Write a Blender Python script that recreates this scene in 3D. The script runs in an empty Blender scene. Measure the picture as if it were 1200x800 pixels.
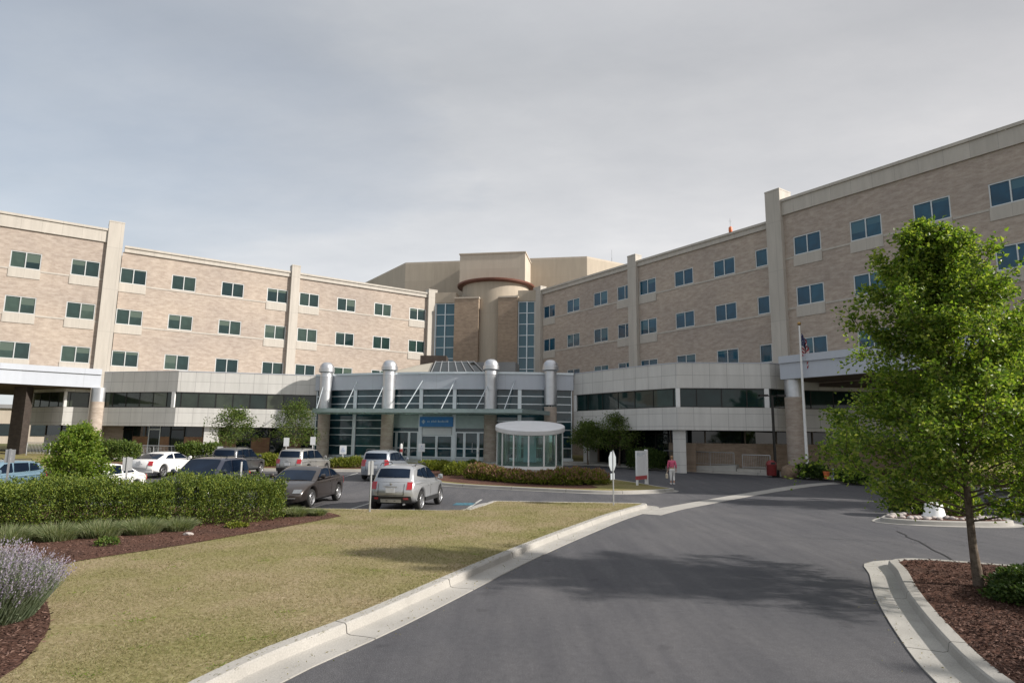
import bpy, bmesh, math, random
from mathutils import Vector, Matrix, noise
from mathutils.geometry import tessellate_polygon
random.seed(7)
SC = bpy.context.scene
COL = SC.collection
R = math.radians
EYE = 2.6                                   # camera height above the near road


def gz(y):
    """height of the ground: level near the camera, then a gentle rise to the entrance"""
    if y <= 36:
        return 0.0
    return min(0.036 * (y - 36), 0.86)


# ------------------------------------------------------------------ mesh helper
class MB:
    def __init__(self):
        self.v = []; self.f = []; self.uv = []; self.mi = []; self.m = 0

    def face(self, pts, uv=None):
        n = len(self.v)
        self.v.extend([tuple(p) for p in pts])
        self.f.append(tuple(range(n, n + len(pts))))
        if uv is None:
            a = Vector(pts[0]); nn = Vector((0, 0, 0))
            for i in range(1, len(pts) - 1):
                nn += (Vector(pts[i]) - a).cross(Vector(pts[i + 1]) - a)
            ax, ay, az = abs(nn.x), abs(nn.y), abs(nn.z)
            if az >= ax and az >= ay: uv = [(p[0], p[1]) for p in pts]
            elif ax > ay: uv = [(p[1], p[2]) for p in pts]
            else: uv = [(p[0], p[2]) for p in pts]
        self.uv.append(uv); self.mi.append(self.m)

    def box(self, x0, x1, y0, y1, z0, z1, M=None):
        c = [(x0, y0, z0), (x1, y0, z0), (x1, y1, z0), (x0, y1, z0), (x0, y0, z1), (x1, y0, z1), (x1, y1, z1), (x0, y1, z1)]
        if M is not None: c = [tuple(M @ Vector(p)) for p in c]
        for q in ((0, 3, 2, 1), (4, 5, 6, 7), (0, 1, 5, 4), (1, 2, 6, 5), (2, 3, 7, 6), (3, 0, 4, 7)):
            self.face([c[i] for i in q])

    def cbox(self, c, d, M=None):
        self.box(c[0] - d[0] / 2, c[0] + d[0] / 2, c[1] - d[1] / 2, c[1] + d[1] / 2, c[2] - d[2] / 2, c[2] + d[2] / 2, M)

    def prism(self, poly, z0, z1, top=True, bottom=True):
        """vertical prism; z0 / z1 may be functions of (x, y)"""
        fz0 = z0 if callable(z0) else (lambda x, y: z0)
        fz1 = z1 if callable(z1) else (lambda x, y: z1)
        n = len(poly); u = 0
        for i in range(n):
            a, b = poly[i], poly[(i + 1) % n]
            L = math.hypot(b[0] - a[0], b[1] - a[1])
            za, zb, zc, zd = fz0(*a), fz0(*b), fz1(*b), fz1(*a)
            self.face([(a[0], a[1], za), (b[0], b[1], zb), (b[0], b[1], zc), (a[0], a[1], zd)], [(u, za), (u + L, zb), (u + L, zc), (u, zd)])
            u += L
        tri = tessellate_polygon([[Vector((p[0], p[1], 0)) for p in poly]])
        for t in tri:
            if top: self.face([(poly[i][0], poly[i][1], fz1(*poly[i])) for i in t])
            if bottom: self.face([(poly[i][0], poly[i][1], fz0(*poly[i])) for i in reversed(t)])

    def lathe(self, prof, c=(0, 0, 0), n=24, axis='z', M=None, cap=True):
        rings = []
        for r, h in prof:
            ring = []
            for k in range(n):
                a = 2 * math.pi * k / n
                p = (r * math.cos(a), r * math.sin(a), h)
                if axis == 'y': p = (p[0], p[2], p[1])
                if axis == 'x': p = (p[2], p[0], p[1])
                p = Vector((p[0] + c[0], p[1] + c[1], p[2] + c[2]))
                ring.append(tuple(M @ p) if M is not None else tuple(p))
            rings.append(ring)
        for i in range(len(rings) - 1):
            for k in range(n):
                k2 = (k + 1) % n
                r0 = max(prof[i][0], prof[i + 1][0])
                u0, u1 = r0 * 2 * math.pi * k / n, r0 * 2 * math.pi * (k + 1) / n
                self.face([rings[i][k], rings[i][k2], rings[i + 1][k2], rings[i + 1][k]],
                          [(u0, prof[i][1]), (u1, prof[i][1]), (u1, prof[i + 1][1]), (u0, prof[i + 1][1])])
        if cap:
            if prof[0][0] > 1e-4: self.face(list(reversed(rings[0])))
            if prof[-1][0] > 1e-4: self.face(rings[-1])

    def tube(self, path, rad, n=8, cap=True):
        P = [Vector(p) for p in path]
        rs = rad if isinstance(rad, (list, tuple)) else [rad] * len(P)
        rings = []; ref = None; u = 0; us = []
        for i, p in enumerate(P):
            d = (P[min(i + 1, len(P) - 1)] - P[max(i - 1, 0)]).normalized()
            if ref is None:
                ref = Vector((1, 0, 0)) if abs(d.x) < .8 else Vector((0, 1, 0))
            a = (ref - d * ref.dot(d)).normalized(); b = d.cross(a); ref = a
            rings.append([tuple(p + (a * math.cos(2 * math.pi * k / n) + b * math.sin(2 * math.pi * k / n)) * rs[i]) for k in range(n)])
            if i: u += (P[i] - P[i - 1]).length
            us.append(u)
        for i in range(len(P) - 1):
            for k in range(n):
                k2 = (k + 1) % n; w0, w1 = rs[i] * 6.28 * k / n, rs[i] * 6.28 * (k + 1) / n
                self.face([rings[i][k], rings[i][k2], rings[i + 1][k2], rings[i + 1][k]], [(w0, us[i]), (w1, us[i]), (w1, us[i + 1]), (w0, us[i + 1])])
        if cap:
            self.face(list(reversed(rings[0]))); self.face(rings[-1])

    def bar(self, a, b, w, t=None, up=(0, 0, 1)):
        """square bar from a to b"""
        t = w if t is None else t
        a, b = Vector(a), Vector(b); d = (b - a).normalized(); upv = Vector(up)
        if abs(d.dot(upv)) > .98: upv = Vector((0, 1, 0))
        s = d.cross(upv).normalized() * (w / 2); q = s.cross(d).normalized() * (t / 2)
        A = [a - s - q, a + s - q, a + s + q, a - s + q]; B = [p + (b - a) for p in A]
        for i in range(4):
            j = (i + 1) % 4
            self.face([A[i], A[j], B[j], B[i]])
        self.face(list(reversed(A))); self.face(B)

    def build(self, name, mats, parent=None, smooth=None, recalc=True, merge=True):
        me = bpy.data.meshes.new(name)
        me.from_pydata(self.v, [], self.f)
        uvl = me.uv_layers.new(name='UVMap')
        flat = [c for f in self.uv for p in f for c in p]
        uvl.data.foreach_set('uv', flat)
        if not isinstance(mats, (list, tuple)): mats = [mats]
        for m in mats: me.materials.append(m)
        me.polygons.foreach_set('material_index', self.mi)
        if merge or recalc:
            bm = bmesh.new(); bm.from_mesh(me)
            if merge: bmesh.ops.remove_doubles(bm, verts=bm.verts, dist=1e-5)
            if recalc: bmesh.ops.recalc_face_normals(bm, faces=bm.faces)
            bm.to_mesh(me); bm.free()
        if smooth is not None:
            me.shade_smooth(); me.set_sharp_from_angle(angle=R(smooth))
        o = bpy.data.objects.new(name, me); COL.objects.link(o)
        if parent is not None: o.parent = parent
        return o


def tag(o, label=None, cat=None, group=None, kind=None):
    if label: o['label'] = label
    if cat: o['category'] = cat
    if group: o['group'] = group
    if kind: o['kind'] = kind
    return o


def thing(name, label, cat, loc=(0, 0, 0), rz=0.0, group=None):
    o = bpy.data.objects.new(name, None); COL.objects.link(o)
    o.location = loc; o.rotation_euler = (0, 0, rz); o.empty_display_size = .3
    return tag(o, label, cat, group)


def kids(o):
    return [c for c in list(COL.objects) if c.parent == o]


def copy_tree(o, parent=None):
    c = o.copy(); COL.objects.link(c)
    if parent is not None: c.parent = parent
    for ch in KIDS(o): copy_tree(ch, c)
    return c


def KIDS(o):
    return [c for c in bpy.data.objects if c.parent == o]


# ------------------------------------------------------------------ materials
def nodes(name):
    m = bpy.data.materials.new(name); m.use_nodes = True
    nt = m.node_tree
    return m, nt, nt.nodes['Principled BSDF']


def N(nt, typ, **kw):
    n = nt.nodes.new(typ)
    for k, v in kw.items():
        if k.startswith('i_'):
            n.inputs[k[2:].replace('_', ' ')].default_value = v
        else: setattr(n, k, v)
    return n


def ramp(nt, fac, stops):
    r = nt.nodes.new('ShaderNodeValToRGB'); e = r.color_ramp.elements
    while len(e) < len(stops): e.new(.5)
    for i, (p, c) in enumerate(stops):
        e[i].position = p; e[i].color = (c[0], c[1], c[2], 1)
    nt.links.new(fac, r.inputs['Fac'])
    return r


def mix(nt, fac, a, b, mode='MIX'):
    n = nt.nodes.new('ShaderNodeMix'); n.data_type = 'RGBA'; n.blend_type = mode
    for s, val in ((n.inputs[0], fac), (n.inputs[6], a), (n.inputs[7], b)):
        if isinstance(val, (int, float)): s.default_value = val
        elif isinstance(val, (tuple, list)): s.default_value = (val[0], val[1], val[2], 1)
        else: nt.links.new(val, s)
    return n.outputs[2]


def coords(nt, kind='UV', scale=(1, 1, 1)):
    t = nt.nodes.new('ShaderNodeTexCoord'); mp = nt.nodes.new('ShaderNodeMapping')
    mp.inputs['Scale'].default_value = scale
    nt.links.new(t.outputs[kind], mp.inputs['Vector'])
    return mp.outputs['Vector']


def noise_tex(nt, vec, scale, detail=4, rough=.55):
    n = nt.nodes.new('ShaderNodeTexNoise')
    n.inputs['Scale'].default_value = scale; n.inputs['Detail'].default_value = detail; n.inputs['Roughness'].default_value = rough
    nt.links.new(vec, n.inputs['Vector'])
    return n.outputs['Fac']


def bump(nt, bsdf, h, strength=.3, dist=.02):
    b = nt.nodes.new('ShaderNodeBump'); b.inputs['Strength'].default_value = strength; b.inputs['Distance'].default_value = dist
    nt.links.new(h, b.inputs['Height']); nt.links.new(b.outputs['Normal'], bsdf.inputs['Normal'])


def plain(name, c, rough=.5, metal=0.0, coat=0.0, var=0.06, vscale=3.0, spec=None):
    """painted or cast surface with slight unevenness"""
    m, nt, b = nodes(name)
    v = coords(nt, 'Object')
    f = noise_tex(nt, v, vscale, 5)
    lo = [max(0, x * (1 - var)) for x in c]; hi = [min(1, x * (1 + var)) for x in c]
    r = ramp(nt, f, [(.3, lo), (.7, hi)])
    nt.links.new(r.outputs['Color'], b.inputs['Base Color'])
    b.inputs['Roughness'].default_value = rough; b.inputs['Metallic'].default_value = metal
    b.inputs['Coat Weight'].default_value = coat
    if spec is not None: b.inputs['Specular IOR Level'].default_value = spec
    return m


def brick_mat(name, c1, c2, mortar, streak, rough=.85):
    """small bricks in mixed tones with cloudy light and dark patches"""
    m, nt, b = nodes(name)
    v = coords(nt, 'UV')
    br = nt.nodes.new('ShaderNodeTexBrick')
    br.inputs['Scale'].default_value = 1.0
    br.inputs['Brick Width'].default_value = .40; br.inputs['Row Height'].default_value = .10
    br.inputs['Mortar Size'].default_value = .008; br.inputs['Mortar Smooth'].default_value = .3; br.inputs['Bias'].default_value = .1
    br.inputs['Color1'].default_value = (*c1, 1); br.inputs['Color2'].default_value = (*c2, 1); br.inputs['Mortar'].default_value = (*mortar, 1)
    nt.links.new(v, br.inputs['Vector'])
    v2 = coords(nt, 'UV', (1.0, 2.4, 1))
    f = noise_tex(nt, v2, 1.5, 4, .7)
    r = ramp(nt, f, [(.42, (0, 0, 0)), (.66, (1, 1, 1))])
    col = mix(nt, r.outputs['Color'], br.outputs['Color'], streak)
    f3 = noise_tex(nt, coords(nt, 'UV', (1, 1.6, 1)), .12, 3)
    r3 = ramp(nt, f3, [(.3, (.86, .86, .88)), (.7, (1.06, 1.05, 1.03))])
    col = mix(nt, 1.0, col, r3.outputs['Color'], 'MULTIPLY')
    nt.links.new(col, b.inputs['Base Color']); b.inputs['Roughness'].default_value = rough
    b.inputs['Specular IOR Level'].default_value = .2
    bump(nt, b, br.outputs['Fac'], .25, -.008)
    return m


def panel_mat(name, c, joint, w, h, rough=.55, dirt=.06, jw=.018):
    """flat cladding panels with fine joints; slight tone change from panel to panel"""
    m, nt, b = nodes(name)
    v = coords(nt, 'UV')
    br = nt.nodes.new('ShaderNodeTexBrick'); br.offset = 0.0
    br.inputs['Scale'].default_value = 1.0; br.inputs['Brick Width'].default_value = w; br.inputs['Row Height'].default_value = h
    br.inputs['Mortar Size'].default_value = jw; br.inputs['Mortar Smooth'].default_value = .2
    br.inputs['Color1'].default_value = (*[x * .955 for x in c], 1); br.inputs['Color2'].default_value = (*[min(1, x * 1.03) for x in c], 1)
    br.inputs['Mortar'].default_value = (*joint, 1)
    nt.links.new(v, br.inputs['Vector'])
    f = noise_tex(nt, coords(nt, 'UV', (2.4, .28, 1)), .9, 5, .65)
    r = ramp(nt, f, [(.3, (1 - dirt * 2,) * 3), (.65, (1, 1, 1))])
    col = mix(nt, 1.0, br.outputs['Color'], r.outputs['Color'], 'MULTIPLY')
    nt.links.new(col, b.inputs['Base Color']); b.inputs['Roughness'].default_value = rough
    b.inputs['Specular IOR Level'].default_value = .3
    bump(nt, b, br.outputs['Fac'], .2, -.01)
    return m


def glass_mat(name, dark, light, rough=.03, spec=.5, wave=.004, blind=None):
    """tinted glazing seen from outside by day: dark rooms or drawn blinds behind a mirror-smooth face"""
    m, nt, b = nodes(name)
    oi = nt.nodes.new('ShaderNodeObjectInfo')
    r = ramp(nt, oi.outputs['Random'], [(.0, dark), (.45, [a * .7 + b_ * .3 for a, b_ in zip(dark, light)]), (1, light)])
    f = noise_tex(nt, coords(nt, 'Object'), .9, 2)
    r2 = ramp(nt, f, [(.35, (.7, .7, .7)), (.65, (1.15, 1.15, 1.15))])
    col = mix(nt, 1.0, r.outputs['Color'], r2.outputs['Color'], 'MULTIPLY')
    if blind:                                                              # roller blinds drawn down to differing heights
        sz = nt.nodes.new('ShaderNodeSeparateXYZ'); nt.links.new(coords(nt, 'Object'), sz.inputs[0])
        q = N(nt, 'ShaderNodeMath', operation='MULTIPLY'); nt.links.new(oi.outputs['Random'], q.inputs[0]); q.inputs[1].default_value = 7.31
        q2 = N(nt, 'ShaderNodeMath', operation='FRACT'); nt.links.new(q.outputs[0], q2.inputs[0])
        q3 = N(nt, 'ShaderNodeMath', operation='MULTIPLY_ADD'); nt.links.new(q2.outputs[0], q3.inputs[0]); q3.inputs[1].default_value = 2.3; q3.inputs[2].default_value = .35
        g = N(nt, 'ShaderNodeMath', operation='GREATER_THAN'); nt.links.new(sz.outputs[2], g.inputs[0]); nt.links.new(q3.outputs[0], g.inputs[1])
        col = mix(nt, g.outputs[0], col, blind)
    nt.links.new(col, b.inputs['Base Color'])
    b.inputs['Roughness'].default_value = rough; b.inputs['Specular IOR Level'].default_value = spec
    b.inputs['IOR'].default_value = 1.5
    bump(nt, b, noise_tex(nt, coords(nt, 'Object'), .7, 1), .15, wave * 3)
    return m


def leaf_mat(name, cols, trans=.35, rough=.5, patch=None):
    """leaf faces, each with a tone of its own"""
    m, nt, b = nodes(name)
    g = nt.nodes.new('ShaderNodeNewGeometry')
    r = ramp(nt, g.outputs['Random Per Island'], [(i / (len(cols) - 1), c) for i, c in enumerate(cols)])
    col = r.outputs['Color']
    if patch:
        f = noise_tex(nt, coords(nt, 'Object'), patch[0], 2)
        r2 = ramp(nt, f, [(.35, (1, 1, 1)), (.65, patch[1])])
        col = mix(nt, 1.0, col, r2.outputs['Color'], 'MULTIPLY')
    nt.links.new(col, b.inputs['Base Color'])
    b.inputs['Roughness'].default_value = rough; b.inputs['Specular IOR Level'].default_value = .25
    tr = nt.nodes.new('ShaderNodeBsdfTranslucent'); nt.links.new(mix(nt, 1.0, col, (1.25, 1.3, .6), 'MULTIPLY'), tr.inputs['Color'])
    ms = nt.nodes.new('ShaderNodeMixShader'); ms.inputs['Fac'].default_value = trans
    out = nt.nodes['Material Output']
    nt.links.new(b.outputs[0], ms.inputs[1]); nt.links.new(tr.outputs[0], ms.inputs[2]); nt.links.new(ms.outputs[0], out.inputs['Surface'])
    return m


def asphalt_mat():
    m, nt, b = nodes('asphalt')
    v = coords(nt, 'UV')
    f1 = noise_tex(nt, v, 70, 3, .8)
    r1 = ramp(nt, f1, [(.32, (.036, .037, .042)), (.56, (.086, .086, .094)), (.76, (.21, .207, .21))])
    f2 = noise_tex(nt, coords(nt, 'UV', (1, .55, 1)), .22, 4, .6)
    r2 = ramp(nt, f2, [(.32, (.74, .75, .78)), (.68, (1.22, 1.19, 1.15))])
    col = mix(nt, 1.0, r1.outputs['Color'], r2.outputs['Color'], 'MULTIPLY')
    f3 = noise_tex(nt, coords(nt, 'UV', (2.2, .18, 1)), 1.1, 5, .65)            # worn wheel streaks along the drive
    r3 = ramp(nt, f3, [(.4, (.86, .86, .87)), (.62, (1.12, 1.11, 1.09))])
    col = mix(nt, .8, col, r3.outputs['Color'], 'MULTIPLY')
    f5 = noise_tex(nt, v, 1.7, 2, .5)                                            # oil and patch stains
    r5 = ramp(nt, f5, [(.26, (.66, .66, .67)), (.34, (1, 1, 1))])
    col = mix(nt, .8, col, r5.outputs['Color'], 'MULTIPLY')
    f6 = noise_tex(nt, v, 9, 4, .75)
    r6 = ramp(nt, f6, [(.3, (.84, .84, .84)), (.7, (1.16, 1.16, 1.16))])
    col = mix(nt, 1.0, col, r6.outputs['Color'], 'MULTIPLY')
    nt.links.new(col, b.inputs['Base Color']); b.inputs['Roughness'].default_value = .82; b.inputs['Specular IOR Level'].default_value = .35
    bump(nt, b, f1, .55, .012)
    return m


def concrete_mat(name, c, joints=0.0, stain=.2):
    m, nt, b = nodes(name)
    v = coords(nt, 'UV')
    f = noise_tex(nt, v, 1.1, 6, .65)
    r = ramp(nt, f, [(.28, [x * (1 - stain) for x in c]), (.7, [min(1, x * 1.08) for x in c])])
    f2 = noise_tex(nt, v, 45, 2, .7)
    r2 = ramp(nt, f2, [(.3, (.82, .82, .82)), (.7, (1.08, 1.08, 1.08))])
    col = mix(nt, 1.0, r.outputs['Color'], r2.outputs['Color'], 'MULTIPLY')
    if joints:
        sx = nt.nodes.new('ShaderNodeSeparateXYZ'); nt.links.new(v, sx.inputs[0])
        nz = noise_tex(nt, v, 2.5, 2)
        a = N(nt, 'ShaderNodeMath', operation='MULTIPLY_ADD'); nt.links.new(nz, a.inputs[0]); a.inputs[1].default_value = .06; nt.links.new(sx.outputs[0], a.inputs[2])
        d = N(nt, 'ShaderNodeMath', operation='DIVIDE'); nt.links.new(a.outputs[0], d.inputs[0]); d.inputs[1].default_value = joints
        fr = N(nt, 'ShaderNodeMath', operation='FRACT'); nt.links.new(d.outputs[0], fr.inputs[0])
        lt = N(nt, 'ShaderNodeMath', operation='LESS_THAN'); nt.links.new(fr.outputs[0], lt.inputs[0]); lt.inputs[1].default_value = .022 / joints
        col = mix(nt, lt.outputs[0], col, (.07, .066, .06))
    nt.links.new(col, b.inputs['Base Color']); b.inputs['Roughness'].default_value = .85; b.inputs['Specular IOR Level'].default_value = .25
    bump(nt, b, f2, .3, .01)
    return m


def soil_mat(name, stops, scale, scale2, tint, bstr=.8, bdist=.03):
    m, nt, b = nodes(name)
    v = coords(nt, 'UV')
    f = noise_tex(nt, v, scale, 5, .7)
    r = ramp(nt, f, stops)
    f2 = noise_tex(nt, v, scale2, 4, .6)
    r2 = ramp(nt, f2, [(.36, (1, 1, 1)), (.62, tint)])
    col = mix(nt, 1.0, r.outputs['Color'], r2.outputs['Color'], 'MULTIPLY')
    nt.links.new(col, b.inputs['Base Color']); b.inputs['Roughness'].default_value = .95; b.inputs['Specular IOR Level'].default_value = .1
    bump(nt, b, f, bstr, bdist)
    return m


def car_paint(name, c, metal=.6, rough=.32):
    m, nt, b = nodes(name)
    f = noise_tex(nt, coords(nt, 'Object'), 1.4, 3)
    r = ramp(nt, f, [(.3, [x * .93 for x in c]), (.7, [min(1, x * 1.05) for x in c])])
    nt.links.new(r.outputs['Color'], b.inputs['Base Color'])
    b.inputs['Metallic'].default_value = metal; b.inputs['Roughness'].default_value = rough
    b.inputs['Coat Weight'].default_value = .6; b.inputs['Coat Roughness'].default_value = .08
    return m


M = {}
M['brick_tan'] = brick_mat('tan brick', (.395, .328, .274), (.33, .270, .226), (.39, .345, .305), (.465, .40, .342))
M['brick_brown'] = brick_mat('brown brick', (.32, .245, .18), (.255, .19, .14), (.31, .26, .21), (.37, .29, .22))
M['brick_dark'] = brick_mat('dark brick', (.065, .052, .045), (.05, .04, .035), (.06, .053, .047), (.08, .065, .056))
M['brick_orange'] = brick_mat('red brown brick', (.25, .145, .085), (.20, .11, .065), (.22, .16, .11), (.27, .17, .10))
M['cream'] = panel_mat('cream cast stone', (.475, .44, .392), (.37, .345, .31), 1.5, 4.0, .75, .08)
M['white_panel'] = panel_mat('off white metal panel', (.60, .588, .562), (.37, .36, .35), 1.22, .92, .5, .07)
M['grey_panel'] = panel_mat('pale grey metal panel', (.48, .51, .565), (.38, .40, .43), 6.0, 5.0, .42, .03)
M['stucco'] = panel_mat('beige stucco', (.44, .38, .305), (.36, .31, .25), 4.2, 6.0, .9, .06, .012)
M['stucco_light'] = panel_mat('light beige stucco', (.50, .435, .36), (.42, .37, .30), 4.2, 6.0, .9, .05, .012)
M['glass_green'] = glass_mat('green tinted glass', (.006, .024, .027), (.045, .075, .060), blind=(.075, .105, .085))  # greenish base colour imitates dark trees reflected in the panes
M['glass_blue'] = glass_mat('blue tinted glass', (.006, .055, .105), (.014, .085, .135), blind=(.04, .115, .155))  # the blue of reflections is put into the base colour
M['glass_dark'] = glass_mat('dark glass', (.004, .009, .011), (.012, .022, .022))
M['glass_strip_shade'] = glass_mat('ribbon window glass in shade', (.005, .020, .022), (.022, .045, .040), spec=.35)  # darker copy of the ribbon glass, with shade put into its colour
M['glass_entrance'] = glass_mat('entrance glass', (.008, .035, .048), (.022, .062, .075), spec=.5)
M['glass_strip'] = glass_mat('ribbon window glass', (.008, .018, .017), (.075, .088, .055))  # sunlit copy of the ribbon glass: its olive tone paints in the sunlight
M['frame'] = plain('pale window frame', (.52, .54, .54), .45, .3, 0, .05)
M['alu'] = plain('pale blue grey aluminium', (.55, .60, .63), .38, .55, 0, .05)
M['alu_green'] = plain('grey green canopy metal', (.29, .36, .355), .4, .4, 0, .08)
M['steel'] = plain('brushed stainless steel', (.52, .53, .55), .42, .9, 0, .10, 1.6)
M['steel_dull'] = plain('galvanised steel', (.42, .43, .44), .5, .8, 0, .1)
M['eave_red'] = plain('dark red metal eave', (.16, .062, .042), .5, .2, 0, .08)
M['soffit'] = plain('brown soffit boards', (.11, .085, .065), .8, 0, 0, .15)
M['roof_grey'] = plain('grey roof membrane', (.25, .25, .25), .9, 0, 0, .12, .5)
M['roof_tan'] = plain('tan standing seam metal', (.40, .37, .31), .55, .2, 0, .06, 1.0)
M['white_paint'] = plain('white paint', (.74, .74, .73), .45, 0, 0, .04)
M['white_roof'] = plain('white metal roof', (.66, .66, .67), .45, .1, 0, .06, 1.0)
M['dark_metal'] = plain('dark bronze metal', (.018, .017, .016), .45, .3, 0, .1)
M['blue_sign'] = plain('blue sign face', (.03, .19, .50), .45, 0, 0, .08)
M['sign_white'] = plain('white sign face', (.66, .68, .70), .4, 0, 0, .03)
M['sign_grey'] = plain('pale lettering', (.40, .47, .53), .5, 0, 0, .03)
M['sign_red'] = plain('red sign band', (.38, .055, .06), .5, 0, 0, .06)
M['red_paint'] = plain('faded red paint', (.19, .025, .025), .5, 0, 0, .15)
M['orange_plastic'] = plain('orange plastic', (.65, .16, .05), .5, 0, 0, .1)
M['blue_white'] = plain('pale blue plastic', (.45, .58, .68), .5, 0, 0, .05)
M['asphalt'] = asphalt_mat()
M['kerb'] = concrete_mat('pale kerb concrete', (.355, .34, .315), 3.05, .18)
M['walk'] = concrete_mat('pavement concrete', (.44, .42, .385), 1.6, .18)
M['concrete'] = concrete_mat('cast concrete', (.40, .39, .365), 0, .2)
M['gutter'] = concrete_mat('grey gutter concrete', (.40, .385, .355), 3.05, .28)
M['mulch'] = soil_mat('bark mulch', [(.28, (.024, .014, .011)), (.5, (.085, .047, .036)), (.72, (.18, .108, .084))], 26, .9, (1.25, 1.15, 1.1), 1.0, .05)
M['lawn'] = soil_mat('dry lawn', [(.26, (.155, .122, .066)), (.5, (.25, .20, .12)), (.74, (.38, .315, .215))], 13, .45, (.76, .84, .62), .7, .03)
M['turf_far'] = soil_mat('dry turf', [(.3, (.12, .10, .045)), (.5, (.22, .18, .09)), (.74, (.32, .265, .15))], 9, .6, (.75, .85, .6), .5, .03)
M['field'] = soil_mat('far ground', [(.3, (.07, .075, .03)), (.5, (.10, .10, .045)), (.74, (.15, .14, .07))], .6, .05, (.8, .9, .7), .2, .03)
M['bark'] = soil_mat('grey brown bark', [(.3, (.055, .042, .033)), (.5, (.115, .092, .074)), (.74, (.20, .17, .14))], 9, 2, (1.1, 1.05, 1), .8, .015)
M['leaf_maple'] = leaf_mat('maple leaf', [(.055, .108, .018), (.098, .165, .026), (.15, .228, .035), (.215, .285, .048), (.33, .37, .095)], .50, .38)
M['leaf_lime'] = leaf_mat('light green leaf', [(.07, .125, .018), (.125, .20, .026), (.18, .25, .036), (.25, .29, .06)], .45, .45)
M['leaf_dark'] = leaf_mat('dark green leaf', [(.025, .05, .013), (.042, .08, .017), (.065, .105, .023), (.085, .12, .03)], .3, .5)
M['leaf_mid'] = leaf_mat('mid green leaf', [(.04, .075, .015), (.07, .115, .022), (.105, .15, .03), (.15, .18, .05)], .35, .5)
M['leaf_hedge'] = leaf_mat('yew hedge needle', [(.034, .062, .011), (.07, .108, .016), (.115, .152, .022), (.18, .205, .034)], .14, .55)
M['leaf_yellow'] = leaf_mat('yellow green leaf', [(.08, .11, .015), (.13, .16, .022), (.19, .21, .032), (.25, .25, .05)], .35, .5)
M['leaf_red'] = leaf_mat('reddish seed head', [(.14, .08, .05), (.23, .125, .09), (.30, .17, .125), (.22, .18, .08)], .3, .6)
M['blade_green'] = leaf_mat('grey green grass blade', [(.09, .125, .055), (.14, .175, .085), (.20, .225, .12), (.28, .28, .17)], .35, .6)
M['blade_tan'] = leaf_mat('dry grass blade', [(.165, .13, .07), (.24, .192, .115), (.32, .262, .17), (.145, .145, .06), (.40, .335, .23)], .3, .7, (.45, (.74, .86, .60)))
M['lavender_leaf'] = leaf_mat('grey sage stem', [(.09, .125, .07), (.15, .185, .115), (.22, .25, .17)], .3, .6)
M['lavender_flower'] = leaf_mat('lavender flower', [(.20, .17, .26), (.27, .235, .33), (.34, .30, .39), (.40, .37, .42)], .3, .6)
M['chip'] = leaf_mat('mulch chip', [(.024, .013, .010), (.058, .031, .023), (.10, .057, .043), (.20, .125, .10)], .0, .9)
M['stone'] = soil_mat('river stone', [(.3, (.25, .235, .22)), (.55, (.42, .40, .38)), (.75, (.60, .56, .54))], 2.2, .7, (1.0, .90, .88), .3, .02)
M['boulder'] = soil_mat('sandstone boulder', [(.3, (.13, .095, .07)), (.55, (.24, .185, .14)), (.75, (.33, .27, .21))], 3.0, .7, (1.0, .95, .9), .8, .03)
M['tyre'] = plain('tyre rubber', (.014, .014, .014), .85, 0, 0, .1)
M['rim'] = plain('alloy wheel', (.52, .52, .53), .3, .85, 0, .06)
M['trim'] = plain('black plastic trim', (.018, .018, .019), .6, 0, 0, .1)
M['car_glass'] = glass_mat('car glass', (.006, .011, .022), (.010, .018, .034), .02, .1, .0)
M['lamp_red'] = plain('red tail lamp', (.32, .012, .018), .15, 0, .6, .1, 14)
M['lamp_clear'] = plain('clear headlamp', (.20, .21, .22), .12, .5, .8, .2, 14)
M['plate'] = plain('number plate', (.50, .51, .53), .5, 0, 0, .05)
M['line_white'] = soil_mat('worn white road paint', [(.34, (.10, .10, .10)), (.48, (.42, .42, .40)), (.7, (.58, .58, .55))], 11, 1.2, (.9, .9, .9), .1, .01)
M['line_blue'] = soil_mat('worn blue road paint', [(.34, (.05, .06, .07)), (.50, (.06, .14, .18)), (.7, (.10, .27, .33))], 9, 1.2, (.9, .95, 1), .1, .01)
M['tar'] = plain('tar seam', (.012, .012, .013), .5, 0, 0, .2)
M['skin'] = plain('skin', (.48, .28, .20), .55, 0, 0, .06, 9)
M['hair'] = plain('light brown hair', (.30, .17, .09), .6, 0, 0, .25, 20)
M['pink'] = plain('pink cardigan', (.56, .10, .18), .85, 0, 0, .12, 12)
M['white_cloth'] = plain('white cotton', (.72, .71, .69), .85, 0, 0, .05, 9)
M['tan_bag'] = plain('cream handbag', (.55, .47, .35), .6, 0, 0, .1, 9)
# ------------------------------------------------------------------ camera, sky, sun
PITCH, ROLL, FPX = R(8.728), R(0.671), 747.9
cam = bpy.data.cameras.new('camera'); camo = bpy.data.objects.new('camera', cam); COL.objects.link(camo)
_rt, _up, _fw = Vector((1, 0, 0)), Vector((0, -math.sin(PITCH), math.cos(PITCH))), Vector((0, math.cos(PITCH), math.sin(PITCH)))
CX = _rt * math.cos(ROLL) + _up * math.sin(ROLL); CY = _up * math.cos(ROLL) - _rt * math.sin(ROLL)
_m = Matrix((CX, CY, -_fw)).transposed().to_4x4(); _m.translation = (0, 0, EYE)
camo.matrix_world = _m
cam.sensor_width = 36; cam.lens = FPX / 1200 * 36; cam.clip_start = .1; cam.clip_end = 3000
SC.camera = camo


def ray(px, py):
    return CX * ((px - 600) / FPX) + CY * (-(py - 400) / FPX) + _fw


def at(px, py, Y):
    """world point at forward distance Y on the sight line of a photo position"""
    d = ray(px, py); t = Y / d.y
    return Vector((d.x * t, Y, EYE + d.z * t))


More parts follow.
